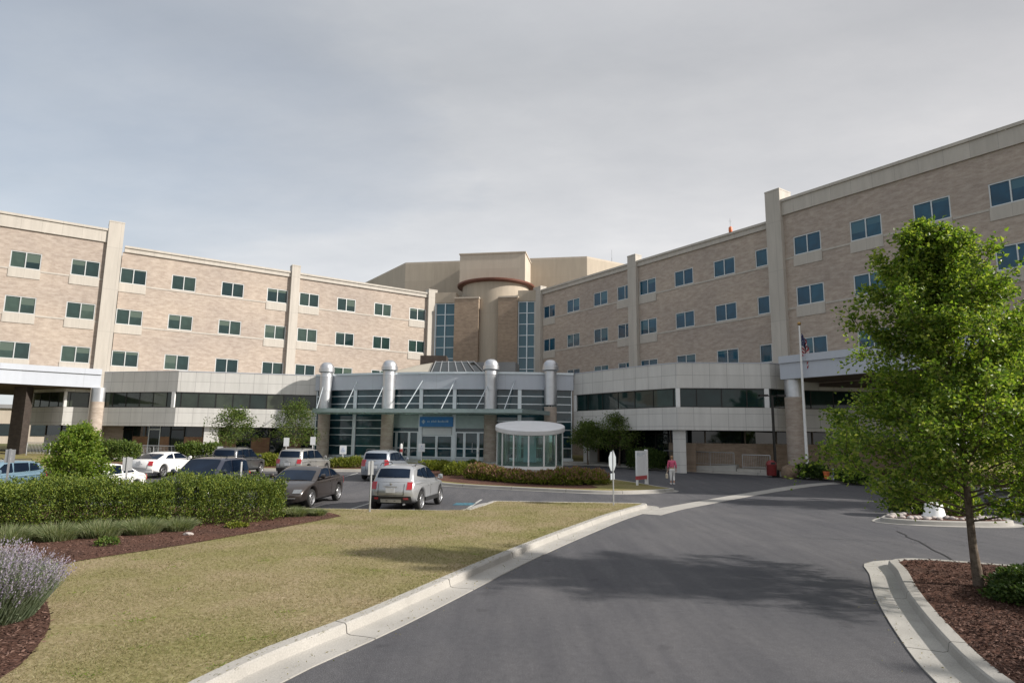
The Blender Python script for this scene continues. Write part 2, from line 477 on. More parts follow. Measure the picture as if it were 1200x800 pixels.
def spot(px, py, off=0.0):
    """ground position of something whose foot the photo shows there"""
    d = ray(px, py); z = 0.0
    for _ in range(60):
        t = (z + off - EYE) / d.z; z = .5 * z + .5 * gz(d.y * t)
    return Vector((d.x * t, d.y * t, z))


SUN_DIR = Vector((.972 * math.cos(R(30)), -.235 * math.cos(R(30)), math.sin(R(30)))).normalized()
sl = bpy.data.lights.new('sun', 'SUN'); sl.energy = 3.95; sl.angle = R(1.4); sl.color = (1.0, .94, .86)
so = bpy.data.objects.new('sun', sl); COL.objects.link(so); so.rotation_euler = SUN_DIR.to_track_quat('Z', 'Y').to_euler(); so.location = (40, -10, 40)

W = bpy.data.worlds.new('World'); SC.world = W; W.use_nodes = True
nt = W.node_tree; bg = nt.nodes['Background']
sky = nt.nodes.new('ShaderNodeTexSky'); sky.sky_type = 'NISHITA'; sky.sun_disc = False
sky.sun_elevation = R(30); sky.sun_rotation = math.atan2(SUN_DIR.x, SUN_DIR.y)
sky.air_density = 1.2; sky.dust_density = 2.0
tc = nt.nodes.new('ShaderNodeTexCoord')
sep = nt.nodes.new('ShaderNodeSeparateXYZ'); nt.links.new(tc.outputs['Generated'], sep.inputs[0])
zc = N(nt, 'ShaderNodeMath', operation='MAXIMUM'); nt.links.new(sep.outputs[2], zc.inputs[0]); zc.inputs[1].default_value = 0.0
za = N(nt, 'ShaderNodeMath', operation='ADD'); nt.links.new(zc.outputs[0], za.inputs[0]); za.inputs[1].default_value = .16
dx = N(nt, 'ShaderNodeMath', operation='DIVIDE'); nt.links.new(sep.outputs[0], dx.inputs[0]); nt.links.new(za.outputs[0], dx.inputs[1])
dy = N(nt, 'ShaderNodeMath', operation='DIVIDE'); nt.links.new(sep.outputs[1], dy.inputs[0]); nt.links.new(za.outputs[0], dy.inputs[1])
cmb = nt.nodes.new('ShaderNodeCombineXYZ'); nt.links.new(dx.outputs[0], cmb.inputs[0]); nt.links.new(dy.outputs[0], cmb.inputs[1])
mp = nt.nodes.new('ShaderNodeMapping'); mp.inputs['Rotation'].default_value = (0, 0, R(24)); mp.inputs['Scale'].default_value = (.62, 1.0, 1); mp.inputs['Location'].default_value = (3.1, 1.7, 0)
nt.links.new(cmb.outputs[0], mp.inputs['Vector'])
n1 = noise_tex(nt, mp.outputs[0], .55, 7, .56)
n2 = noise_tex(nt, mp.outputs[0], 2.6, 6, .62)
# thin high cloud sheet: thicker and warmer toward the sun's side, blue showing through on the other
cl_tone = ramp(nt, n2, [(.25, (3.65, 3.73, 3.86)), (.55, (4.12, 4.16, 4.24)), (.8, (4.6, 4.6, 4.62))])
low = ramp(nt, zc.outputs[0], [(.0, (1.36, 1.34, 1.29)), (.22, (1.13, 1.12, 1.10)), (.52, (.76, .765, .77)), (.66, (.86, .86, .86)), (.8, (1.12, 1.12, 1.11)), (1, (1.3, 1.3, 1.28))])
cl_col = mix(nt, 1.0, cl_tone.outputs['Color'], low.outputs['Color'], 'MULTIPLY')
side = N(nt, 'ShaderNodeMath', operation='MULTIPLY_ADD'); nt.links.new(sep.outputs[0], side.inputs[0]); side.inputs[1].default_value = .30; side.inputs[2].default_value = .62
ssum = N(nt, 'ShaderNodeMath', operation='MULTIPLY_ADD'); nt.links.new(n1, ssum.inputs[0]); ssum.inputs[1].default_value = 1.0; nt.links.new(side.outputs[0], ssum.inputs[2])
cover = ramp(nt, ssum.outputs[0], [(.60, (.36,) * 3), (.95, (.84,) * 3), (1.2, (.98,) * 3)])
warm = mix(nt, side.outputs[0], (.84, .95, 1.05), (1.12, 1.07, 1.05))
cl_col = mix(nt, 1.0, cl_col, warm, 'MULTIPLY')
skyt = mix(nt, 1.0, sky.outputs[0], (.70, .74, .78), 'MULTIPLY')
final = mix(nt, cover.outputs['Color'], skyt, cl_col)
nt.links.new(final, bg.inputs['Color']); bg.inputs['Strength'].default_value = .098
SC.view_settings.view_transform = 'Standard'; SC.view_settings.look = 'None'; SC.view_settings.exposure = .80; SC.view_settings.gamma = 1


# ------------------------------------------------------------------ ground sheets
def sheet(name, poly, off, mat, kind='structure', dome=0.0, cuts=()):
    """flat sheet laid on the sloping ground"""
    bm = bmesh.new()
    vs = [bm.verts.new((p[0], p[1], 0)) for p in poly]
    for t in tessellate_polygon([[Vector((p[0], p[1], 0)) for p in poly]]):
        try: bm.faces.new([vs[i] for i in t])
        except ValueError: pass
    for yc in (36, 36 + .86 / .036) + tuple(cuts):
        bmesh.ops.bisect_plane(bm, geom=bm.verts[:] + bm.edges[:] + bm.faces[:], plane_co=(0, yc, 0), plane_no=(0, 1, 0))
    uvl = bm.loops.layers.uv.new('UVMap')
    for v in bm.verts: v.co.z = gz(v.co.y) + off
    for f in bm.faces:
        for l in f.loops: l[uvl].uv = (l.vert.co.x, l.vert.co.y)
    bmesh.ops.recalc_face_normals(bm, faces=bm.faces)
    me = bpy.data.meshes.new(name); bm.to_mesh(me); bm.free(); me.materials.append(mat)
    o = bpy.data.objects.new(name, me); COL.objects.link(o)
    return tag(o, kind=kind)


def smooth_line(pts, step=.6, closed=False):
    """Catmull-Rom line through points, evenly cut"""
    P = [Vector((p[0], p[1], 0)) for p in pts]; n = len(P); out = []
    rng = n if closed else n - 1
    for i in range(rng):
        if closed: a, b, c, d = P[(i - 1) % n], P[i], P[(i + 1) % n], P[(i + 2) % n]
        else: a, b, c, d = P[max(i - 1, 0)], P[i], P[i + 1], P[min(i + 2, n - 1)]
        k = max(2, int((c - b).length / step))
        for j in range(k):
            t = j / k
            q = .5 * ((2 * b) + (c - a) * t + (2 * a - 5 * b + 4 * c - d) * t * t + (3 * b - a - 3 * c + d) * t ** 3)
            out.append((q.x, q.y))
    if not closed: out.append((P[-1].x, P[-1].y))
    return out


def normals2(path, closed):
    out = []; n = len(path)
    for i in range(n):
        a = path[(i - 1) % n] if closed or i else path[0]
        b = path[(i + 1) % n] if closed or i < n - 1 else path[-1]
        t = Vector((b[0] - a[0], b[1] - a[1])); t = t.normalized() if t.length > 1e-9 else Vector((1, 0))
        out.append(Vector((-t.y, t.x)))
    return out


def offset_line(path, d, closed=False):
    return [(p[0] + n.x * d, p[1] + n.y * d) for p, n in zip(path, normals2(path, closed))]


def sweep(name, path, prof, mat, closed=False, kind='structure', parent=None, mats=None, mat_ids=None):
    """profile (sideways offset, height) carried along a ground line; left of travel is positive"""
    mb = MB(); ns = normals2(path, closed); u = 0; n = len(path)
    pl = [0.0]
    for i in range(len(prof) - 1): pl.append(pl[-1] + math.hypot(prof[i + 1][0] - prof[i][0], prof[i + 1][1] - prof[i][1]))
    rows = []
    for p, nn in zip(path, ns):
        rows.append([(p[0] + nn.x * o, p[1] + nn.y * o, gz(p[1] + nn.y * o) + h) for o, h in prof])
    for i in range(n if closed else n - 1):
        j = (i + 1) % n
        L = math.hypot(path[j][0] - path[i][0], path[j][1] - path[i][1])
        for k in range(len(prof) - 1):
            if mat_ids: mb.m = mat_ids[k]
            mb.face([rows[i][k], rows[j][k], rows[j][k + 1], rows[i][k + 1]], [(u, pl[k]), (u + L, pl[k]), (u + L, pl[k + 1]), (u, pl[k + 1])])
        u += L
    if not closed:
        mb.m = 0
        mb.face(rows[0]); mb.face(list(reversed(rows[-1])))
    o = mb.build(name, mats or mat, parent, smooth=30)
    if parent is None: tag(o, kind=kind)
    return o


# far ground to the horizon, then the asphalt on it
far = [(-900, -300), (900, -300), (900, 1600), (-900, 1600)]
sheet('ground', far, -.06, M['field'])
sheet('asphalt_drive', [(-75, -20), (60, -20), (60, 75), (-75, 75)], 0.0, M['asphalt'])

KPROF = [(.0, -.03), (.0, .016), (.40, .006), (.455, .02), (.475, .125), (.50, .145), (.66, .150), (.675, .135), (.675, -.03)]   # gutter pan, kerb face, kerb top (left of travel)
KISL = [(.0, -.03), (.0, .016), (.22, .006), (.25, .02), (.27, .13), (.29, .15), (.44, .155), (.455, .14), (.455, -.03)]

# front lawn: outer edge of its gutter, walked so that the lawn lies on the left
lawn_edge = [(-6.0, -12), (-4.2, -4), (-3.35, 2), (-2.85, 5.2), (-2.42, 7.3), (-1.5, 9.4), (.05, 13.4), (1.25, 16.3), (2.55, 19.2), (3.8, 21.9), (5.03, 24.2), (5.75, 25.5), (5.9, 26.35), (5.3, 26.85), (4.2, 26.95), (1.5, 27.0), (-.6, 27.1), (-1.15, 26.75), (-1.6, 24.9), (-2.05, 23.3)]
le = smooth_line(lawn_edge, .5)
sweep('kerb', le, KPROF, M['kerb'])
back_edge = smooth_line([(-2.05, 23.02), (-6, 23.15), (-14, 23.2), (-26, 22.9), (-60, 22.0)], 1.0)
sweep('kerb', back_edge, [(0, -.03), (0, .10), (.02, .13), (.15, .14), (.16, .13), (.16, -.03)], M['kerb'])
lawn_poly = offset_line(le, .67) + [(p[0], p[1] - .155) for p in back_edge[1:]] + [(-60, -12)]
sheet('lawn', lawn_poly, .135, M['lawn'])

# mulch bed round the hedge, lying on the lawn
bed = [(-5.35, 20.9), (-5.75, 19.6), (-6.7, 17.0), (-7.55, 14.9), (-8.3, 13.5), (-8.55, 12.6), (-8.1, 11.4), (-6.9, 10.0), (-6.05, 8.9), (-5.5, 7.9), (-5.15, 6.9), (-5.2, 5.5), (-6.2, 3.5), (-9.0, 2.0), (-40, 2), (-40, 22.2), (-14, 22.9), (-7.5, 22.4), (-5.8, 21.6)]
bedl = smooth_line(bed[:14], .35) + bed[14:17] + smooth_line(bed[16:], .4)[1:-1]
sheet('mulch_bed', bedl, .150, M['mulch'])
LAWN, BED = lawn_poly, bedl

# concrete valley gutter that carries on from the lawn kerb across the side drive
apron = smooth_line([(5.0, 23.6), (6.35, 25.7), (7.9, 27.7), (9.6, 29.9), (12.4, 33.4), (15.6, 37.0), (19.4, 40.0), (23.5, 41.6)], .5)
sweep('drain_gutter', apron, [(-.42, -.01), (-.42, .010), (0, .005), (.42, .010), (.42, -.01)], M['kerb'])

# middle island with the drum shaped shelter
isl = [(8.95, 34.6), (8.3, 36.6), (7.1, 39.2), (5.0, 42.3), (2.2, 46.2), (-1.5, 48.6), (-5.5, 49.2), (-6.0, 48.6), (-6.6, 46), (-6.7, 43.3)]
isl_front = [(-6.7, 43.3), (-6.2, 40.6), (-5.2, 38.0), (-4.3, 36.6), (-2.6, 35.4), (-.4, 34.2), (1.9, 33.1), (4.0, 32.2), (5.6, 32.1), (6.9, 32.7), (8.2, 33.7), (8.95, 34.6)]
isl_path = smooth_line(isl_front[:-1] + isl[:-1], .5, closed=True)
sweep('kerb', isl_path, KISL, M['kerb'], closed=True)
ISL = offset_line(isl_path, .45, True)
sheet('island_turf', ISL, .145, M['turf_far'])
sheet('mulch_bed', smooth_line([(-6.0, 46), (-6.0, 42.2), (-4.6, 38.6), (-3.3, 37.0), (-1.0, 35.5), (1.7, 34.2), (3.6, 33.6), (4.6, 34.4), (4.4, 36.5), (3.4, 40), (2.2, 41.5), (-1, 42.3), (-3.4, 44.5), (-5, 47.5)], .6, closed=True), .152, M['mulch'])

# far kerb along the parking row and, right of it, along the drop-off and the ramp
kl = smooth_line([(-70, 42.2), (-40, 43.2), (-25, 43.9), (-14, 44.2), (-9.2, 44.4), (-7.3, 45.0), (-6.9, 46.2), (-6.9, 49.0), (-6.4, 50.4), (-5.0, 51.0), (0, 51.9), (4.4, 52.6), (7.4, 51.9), (10, 49.8), (12.9, 47.7), (15.2, 46.3), (18.2, 44.9), (21.6, 42.3), (24.6, 39.4), (28.5, 34.2), (34, 25.6), (44, 8)], .8)
sweep('kerb', kl, KISL, M['kerb'])
plaza = offset_line(kl, .45) + [(60, 8), (60, 90), (-70, 90)]
sheet('forecourt_turf', plaza, .142, M['turf_far'])
wl = offset_line(kl, .47)
i0 = min(range(len(kl)), key=lambda i: abs(kl[i][0] + 6.6) + abs(kl[i][1] - 50.2)); i1 = min(range(len(kl)), key=lambda i: abs(kl[i][0] - 24.6) + abs(kl[i][1] - 39.4))
front_walk = wl[i0:i1]
sheet('pavement', front_walk + list(reversed(offset_line(kl, 2.6)[i0:i1])), .149, M['walk'])
sheet('pavement', [(-33, 50.6), (-8, 51.8), (-6.4, 51.2), (-5.2, 51.6), (0, 54.0), (5, 54.6), (5, 60), (-18, 62), (-33, 60)], .153, M['walk'])
sheet('mulch_bed', [(-33, 44.8), (-10, 45.2), (-8.4, 45.8), (-7.9, 48.6), (-9, 49.2), (-33, 48.2)], .151, M['mulch'])
sheet('mulch_bed', [(21.2, 44.9), (23.8, 43.9), (28.6, 37.5), (31.8, 32.5), (35.5, 35.0), (27, 47), (22, 47.4)], .153, M['mulch'])

# right front bed with its wide gutter
rb = [(4.05, 2.0), (4.3, 5.2), (4.72, 7.5), (5.42, 9.45), (6.35, 11.6), (7.25, 13.4), (7.75, 14.5), (8.5, 14.95), (9.3, 14.9), (10.6, 14.3), (12.2, 13.35), (14, 12.6), (18, 11.6), (26, 10.2), (40, 8.6)]
rp = list(reversed(smooth_line(rb, .4)))
sweep('kerb', rp, KPROF, M['kerb'], mats=[M['kerb'], M['gutter']], mat_ids=[0, 1, 1, 0, 0, 0, 0, 0])
RB = offset_line(rp, .67)
sheet('mulch_bed', RB + [(5.0, -8), (40, -8)], .14, M['mulch'])
sheet('lawn', [(10.6, 13.35), (12.4, 12.5), (14.2, 11.75), (18, 10.8), (30, 8.9), (30, 4), (14, 7.2), (11.2, 10.6)], .148, M['turf_far'])

# stone edged island beyond it
is2 = smooth_line([(12.25, 22.0), (13.1, 21.25), (14.6, 20.95), (16.1, 21.05), (16.95, 21.7), (17.0, 22.9), (17.3, 25.0), (18.4, 28.0), (18.5, 29.4), (17.7, 29.3), (16.4, 27.2), (14.4, 24.6), (12.7, 22.9)], .35, closed=True)
sweep('kerb', is2, KISL, M['kerb'], closed=True)
IS2 = offset_line(is2, .45, True)
sheet('mulch_bed', IS2, .145, M['mulch'])

# painted stall lines, the blue accessible marking, a tar seam
for x in (-1.75, -5.95, -10.2, -14.4, -18.6, -22.8):
    sheet('road_marking', [(x - .05, 23.4), (x + .05, 23.4), (x + .55, 28.6), (x + .45, 28.6)], .006, M['line_white'])
for x in (-10.6, -15.6, -19.4, -23.4):
    sheet('road_marking', [(x - .05, 38.6), (x + .05, 38.6), (x + .45, 43.6), (x + .35, 43.6)], .006, M['line_white'])
sheet('road_marking', [(-2.3, 26.0), (-1.5, 26.05), (-1.4, 27.0), (-2.2, 26.95)], .008, M['line_blue'])
mb = MB(); wob = random.Random(3); p0, p1 = spot(1052, 622), spot(1131, 664)
ptsx = [p0.lerp(p1, k / 14) + Vector((wob.uniform(-.05, .05), wob.uniform(-.05, .05), 0)) for k in range(15)]
for a, b in zip(ptsx, ptsx[1:]):
    s = Vector((.035, .02, 0)); mb.face([(a.x - s.x, a.y - s.y, .005), (b.x - s.x, b.y - s.y, .005), (b.x + s.x, b.y + s.y, .005), (a.x + s.x, a.y + s.y, .005)])
tag(mb.build('road_crack', M['tar']), kind='structure')

wr_ = random.Random(31)
for (x0, y0, x1, y1) in ((7.0, 18.5, 13.0, 17.2), (8.5, 26, 14, 33)):
    mb = MB(); n = 26; pts_ = []
    for k in range(n + 1):
        t = k / n; pts_.append((x0 + (x1 - x0) * t + wr_.gauss(0, .06) + .25 * math.sin(t * 5 + x0), y0 + (y1 - y0) * t + wr_.gauss(0, .06)))
    for a, b in zip(pts_, pts_[1:]):
        d = Vector((b[0] - a[0], b[1] - a[1])).normalized(); w = wr_.uniform(.004, .009); nx_, ny_ = -d.y * w, d.x * w
        mb.face([(a[0] - nx_, a[1] - ny_, .005), (b[0] - nx_, b[1] - ny_, .005), (b[0] + nx_, b[1] + ny_, .005), (a[0] + nx_, a[1] + ny_, .005)])
    tag(mb.build('road_crack', M['tar']), kind='structure')
# ------------------------------------------------------------------ the two brick wings
def wall_grid(mb, x0, x1, z0, z1, holes, y, depth, sgn):
    """front face with window openings and their reveals; sgn = direction the wall faces along y"""
    xs = sorted({x0, x1} | {v for h in holes for v in (h[0], h[1])}); zs = sorted({z0, z1} | {v for h in holes for v in (h[2], h[3])})
    for i in range(len(xs) - 1):
        for j in range(len(zs) - 1):
            cx, cz = (xs[i] + xs[i + 1]) / 2, (zs[j] + zs[j + 1]) / 2
            if any(h[0] < cx < h[1] and h[2] < cz < h[3] for h in holes): continue
            mb.face([(xs[i], y, zs[j]), (xs[i + 1], y, zs[j]), (xs[i + 1], y, zs[j + 1]), (xs[i], y, zs[j + 1])])
    yb = y - sgn * depth
    for a, b, c, d in holes:
        mb.face([(a, y, c), (b, y, c), (b, yb, c), (a, yb, c)]); mb.face([(a, y, d), (b, y, d), (b, yb, d), (a, yb, d)])
        mb.face([(a, y, c), (a, y, d), (a, yb, d), (a, yb, c)]); mb.face([(b, y, c), (b, y, d), (b, yb, d), (b, yb, c)])


WW, WH = 2.2, 1.5
ROWS = (16.98, 12.98, 8.98)


def window_proto(sgn, glass):
    mb = MB(); w, h = WW / 2, WH
    f = .075
    y0, y1 = sorted((-sgn * .02, -sgn * .11))
    mb.box(-w, w, y0, y1, 0, f); mb.box(-w, w, y0, y1, h - f, h)
    mb.box(-w, -w + f, y0, y1, f, h - f); mb.box(w - f, w, y0, y1, f, h - f)
    mb.box(-f / 2, f / 2, y0, y1, f, h - f)
    fr = mb.build('window', M['frame'])
    panes = []
    for a, b in ((-w + f, -f / 2), (f / 2, w - f)):
        p = MB(); yy = -sgn * .075
        p.box(a - .01, b + .01, min(yy, yy - sgn * .012), max(yy, yy - sgn * .012), f - .01, h - f + .01)
        panes.append(p.build('pane', glass, fr))
    return fr, panes


def make_wing(name, label, sgn, rz, org, xB, xA, offA, cols_B, cols_A, pil, glass, panels, rails, end_x, depth):
    """sgn +1: the wall faces local +y, -1: local -y; local x runs outward along the wing"""
    root = thing(name, label, 'building', org, rz)
    S = lambda d: sgn * d
    def bx(mb, x0, x1, d0, d1, z0, z1):
        a, b = sorted((S(d0), S(d1))); mb.box(x0, x1, a, b, z0, z1)
    w = MB()
    hB = [(c - WW / 2, c + WW / 2, z, z + WH) for c in cols_B for z in ROWS]
    hA = [(c - WW / 2, c + WW / 2, z, z + WH) for c in cols_A for z in ROWS]
    wall_grid(w, xB[0], xB[1], 0, 20.0, hB, 0, .16, sgn)
    wall_grid(w, xA[0], xA[1], 6.95, 20.45, hA, S(offA), .16, sgn)
    bx(w, xA[0], xA[1], offA - .17, offA - .5, 6.95, 20.45); bx(w, xB[0], xB[1], -.17, -.5, 0, 20.0)
    # ends and back
    bx(w, xB[0], xB[1], -depth + .3, -depth, 0, 20.0); bx(w, xB[1], xA[1], -depth + .3, -depth, 6.95, 20.0)
    bx(w, xA[1] - .3, xA[1], -.5, -depth + .3, 6.95, 20.0); bx(w, xB[1] - .3, xB[1], -.5, -depth + .3, 0, 6.9); bx(w, xB[0], xB[0] + .3, -.5, -depth + .3, 0, 20.0)
    wall = w.build('wall', M['brick_tan'] if sgn > 0 else M['brick_tan'], root)
    r = MB(); bx(r, xB[0] + .31, xA[1] - .31, -.51, -depth + .31, 19.5, 19.75); r.build('roof', M['roof_grey'], root)
    r = MB(); bx(r, xB[1] + .01, xA[1], offA - .01, -depth + .31, 6.7, 6.948); r.build('soffit', M['soffit'], root)
    c = MB(); bx(c, xB[0], xB[1], .14, -.5, 20.0, 20.42); bx(c, xB[0], xB[1], .24, -.55, 20.42, 20.62)
    c.build('cornice', M['cream'], root)
    c = MB(); bx(c, xA[0], xA[1], offA + .14, offA - .5, 20.45, 21.55); bx(c, xA[0], xA[1], offA + .24, offA - .55, 21.55, 21.76)
    c.build('cornice', M['cream'], root)
    bx2 = MB(); bx(bx2, xB[0], xA[1], -depth + .35, -depth - .1, 20.0, 20.6); bx2.build('back_parapet', M['cream'], root)
    for (a, b, d, zt) in pil:
        p = MB(); bx(p, a, b, d, -.5, 0, zt); bx(p, a - .015, b + .015, d + .02, -.52, zt, zt + .12)
        p.build('pilaster', M['cream'], root)
    # string courses at the sills and panels below some windows
    for off, cols, x0, x1, zs in ((0, cols_B, xB[0], xB[1], ROWS), (offA, cols_A, xA[0], xA[1], ROWS)):
        pc = [k for k in cols if round(k, 2) in panels]
        for z in zs[:2]:
            cuts = sorted([(k - WW / 2 - .06, k + WW / 2 + .06) for k in pc] + [(a - .001, b + .001) for a, b, d, zt in pil])
            x = x0
            for a, b in cuts:
                if b < x0 or a > x1: continue
                if a > x + .05: m = MB(); bx(m, x, a, off + .035, off - .02, z - .19, z - .05); m.build('string_course', M['cream'], root)
                x = max(x, b)
            if x < x1 - .05: m = MB(); bx(m, x, x1, off + .035, off - .02, z - .19, z - .05); m.build('string_course', M['cream'], root)
    fr0, pn0 = window_proto(sgn, glass)
    first = True
    for off, cols in ((0, cols_B), (offA, cols_A)):
        for k in cols:
            for z in ROWS:
                if first: fr, ps = fr0, pn0; first = False
                else:
                    fr = fr0.copy(); COL.objects.link(fr)
                    for p in pn0:
                        q = p.copy(); COL.objects.link(q); q.parent = fr
                fr.parent = root; fr.location = (k, S(off), z)
                if round(k, 2) in panels:
                    m = MB(); a, b = sorted((S(.05), S(-.02))); m.box(-WW / 2 - .04, WW / 2 + .04, a, b, -.86, -.015)
                    m.build('spandrel_panel', M['cream'], fr)
    return root


ORG = (-2.107, 84.07, 0)
RZL, RZR = math.atan2(-.5691, -.8223), math.atan2(-.8223, .5691)
LB = [11.67, 16.25, 20.75, 25.05, 28.5, 33.06, 37.66, 42.05]; LA = [45.95, 50.35, 54.8, 59.3]
make_wing('hospital_wing', 'long sunlit tan brick hospital wing with three rows of paired windows, left of the entrance', 1, RZL, ORG,
          (9.1, 43.0), (44.4, 78), .89, LB, LA,
          [(9.2, 10.4, .38, 20.95), (25.95 + .35, 27.2 + .02, .38, 20.95 + .3), (43.25, 44.5, 1.2, 22.45)], M['glass_green'], {11.67, 25.05, 28.5, 42.05, 45.95, 50.35, 54.8, 59.3}, None, 9.1, 17)
RBc = [11.45, 15.84, 20.38, 24.05, 27.2, 31.74, 36.23, 40.45]; RA = [44.35, 48.75, 53.0, 57.3, 61.6]
make_wing('hospital_wing', 'shaded tan brick hospital wing with blue tinted windows, rising behind the maple on the right', -1, RZR, ORG,
          (9.0, 41.4), (42.4, 70), .74, RBc, RA,
          [(8.75, 10.2, .38, 20.95), (25.0 - .15, 26.0, .38, 21.2), (41.2, 42.5, 1.1, 22.6)], M['glass_blue'], {11.45, 24.05, 27.2, 44.35, 48.75, 53.0, 57.3, 61.6}, None, 9.0, 17)

# ------------------------------------------------------------------ corner tower between the wings
root = thing('stair_tower', 'beige stucco corner tower with a curved red eave and two tall glass stair strips', 'building', (-3.33, 77.75, 0), R(-9.4))
for side, (x0, x1) in ((-1, (-6.35, -3.75)), (1, (4.15, 6.35))):
    f = MB(); y = -.25
    for xx in (x0, (x0 + x1) / 2 - .06, x1 - .12): f.box(xx, xx + .12, y - .14, y + .10, 8, 19.35)
    zz = 8.2
    while zz < 19.3:
        for a, b in ((x0 + .12, (x0 + x1) / 2 - .06), ((x0 + x1) / 2 + .06, x1 - .12)): f.box(a, b, y - .05, y + .08, zz, zz + .08)
        zz += 1.38
    fr = f.build('stair_window', M['alu'], root)
    g = MB()
    g.box(x0 + .05, x1 - .05, y + .02, y + .06, 8, 19.3); g.build('pane', M['glass_blue'], fr)
    c = MB(); c.box(x0 - .02, x1 + .02, y - .2, y + 1.6, 19.352, 20.7)
    c.build('stair_cap', M['stucco'], root)
    s = MB(); s.box(x0 + .01, x1 - .01, y + .2, y + 1.6, 0, 19.35); s.build('stair_core', M['stucco'], root)
for x0, x1 in ((-3.75, -.7), (1.75, 4.15)):
    b = MB(); b.box(x0 + .003, x1, -.9, 2.4, 0, 19.75); b.build('brick_panel', M['brick_brown'], root)
    b = MB(); b.box(x0 - .03, x1 + .06, -.96, 2.4, 19.753, 19.95); b.build('coping', M['stucco_light'], root)
d = MB(); d.lathe([(4.35, 0), (4.35, 22.0)], (.5, 4.0, 0), 64); d.build('drum', M['stucco'], root, smooth=40)
e = MB(); e.lathe([(4.40, 22.0), (5.02, 22.12), (5.06, 22.32), (4.4, 22.5)], (.5, 4.0, 0), 72); e.build('eave', M['eave_red'], root, smooth=30)
b = MB(); b.box(-3.7, 4.75, 1.1, 9.0, 22.3, 25.95); b.box(-3.8, 4.85, 1.0, 9.1, 25.95, 26.12); b.build('upper_block', M['stucco_light'], root)

root = thing('penthouse', 'angular beige rooftop penthouse set back behind the corner tower', 'building', (0, 0, 0))
P2, P3 = Vector((-14.9, 86, 0)), Vector((9.8, 81.9, 0)); P1 = P2 + Vector((-.575, .818, 0)) * 24; P4 = P3 + Vector((.85, .527, 0)) * 13
P5 = P4 + Vector((-.575, .818, 0)) * 20
poly = [tuple(p.xy) for p in (P2, P3, P4, P5, P1)]
m = MB(); m.prism(poly, 19.0, 26.45); m.build('wall', M['stucco'], root)
m = MB(); m.prism(poly, 26.452, 26.7); m.build('coping', M['stucco_light'], root)

m = MB(); b0 = at(717, 303, 90); m.tube([(b0.x, 90, 26.6), (b0.x, 90, 28.9)], .05, 6); m.tube([(b0.x, 90, 28.9), (b0.x, 90, 30.1)], .025, 6)
tag(m.build('antenna', M['steel_dull']), 'thin whip antenna standing on the penthouse roof', 'antenna')
rw = at(881, 266, 54.0)
root = thing('roof_beacon', 'small red rooftop vent with a thin mast on the shaded wing\'s edge', 'roof vent', (18.9, 53.4, 20.62))
m = MB(); m.lathe([(.13, 0), (.16, .1), (.16, .40), (.08, .5)], n=12); m.build('housing', M['orange_plastic'], root, smooth=40)
m = MB(); m.tube([(0, 0, .48), (0, 0, 1.25)], .02, 6); m.bar((-.14, 0, 1.0), (.14, 0, 1.0), .02); m.build('mast', M['steel_dull'], root)


# ------------------------------------------------------------------ low clad blocks in front of the wings
def seg_normals(path):
    out = []
    for a, b in zip(path, path[1:]):
        t = Vector((b[0] - a[0], b[1] - a[1])).normalized(); out.append(Vector((-t.y, t.x)))
    return out


def mitre(path, d):
    """line moved sideways by d (left of travel positive), corners kept sharp"""
    ns = seg_normals(path); out = []
    for i, p in enumerate(path):
        if i == 0: n = ns[0]; k = 1
        elif i == len(path) - 1: n = ns[-1]; k = 1
        else:
            n = (ns[i - 1] + ns[i]); n = n.normalized(); k = 1 / max(.35, n.dot(ns[i]))
        out.append((p[0] + n.x * d * k, p[1] + n.y * d * k))
    return out


def ribbon(mb, path, d0, d1, z0, z1):
    """solid strip of wall between two sideways offsets of a line"""
    A, B = mitre(path, d0), mitre(path, d1); u = 0
    for i in range(len(path) - 1):
        L = math.hypot(A[i + 1][0] - A[i][0], A[i + 1][1] - A[i][1])
        a0, a1, b0, b1 = A[i], A[i + 1], B[i], B[i + 1]
        mb.face([(*a0, z0), (*a1, z0), (*a1, z1), (*a0, z1)], [(u, z0), (u + L, z0), (u + L, z1), (u, z1)])
        mb.face([(*b0, z0), (*b1, z0), (*b1, z1), (*b0, z1)], [(u, z0), (u + L, z0), (u + L, z1), (u, z1)])
        mb.face([(*a0, z1), (*a1, z1), (*b1, z1), (*b0, z1)]); mb.face([(*a0, z0), (*a1, z0), (*b1, z0), (*b0, z0)])
        u += L
    for i in (0, -1):
        mb.face([(*A[i], z0), (*B[i], z0), (*B[i], z1), (*A[i], z1)])


def walk(path, a, b):
    """the piece of a line between two distances along it"""
    out = []; u = 0
    for p, q in zip(path, path[1:]):
        L = math.hypot(q[0] - p[0], q[1] - p[1])
        for s in ([a] if u <= a < u + L else []) + ([b] if u < b <= u + L else []):
            t = (s - u) / L; out.append((s, (p[0] + (q[0] - p[0]) * t, p[1] + (q[1] - p[1]) * t)))
        u += L
        if a < u < b: out.append((u, q))
    out.sort(key=lambda e: e[0]); r = []
    for s, p in out:
        if not r or math.hypot(p[0] - r[-1][0], p[1] - r[-1][1]) > .02: r.append(p)
    return r


def plen(path): return sum(math.hypot(b[0] - a[0], b[1] - a[1]) for a, b in zip(path, path[1:]))


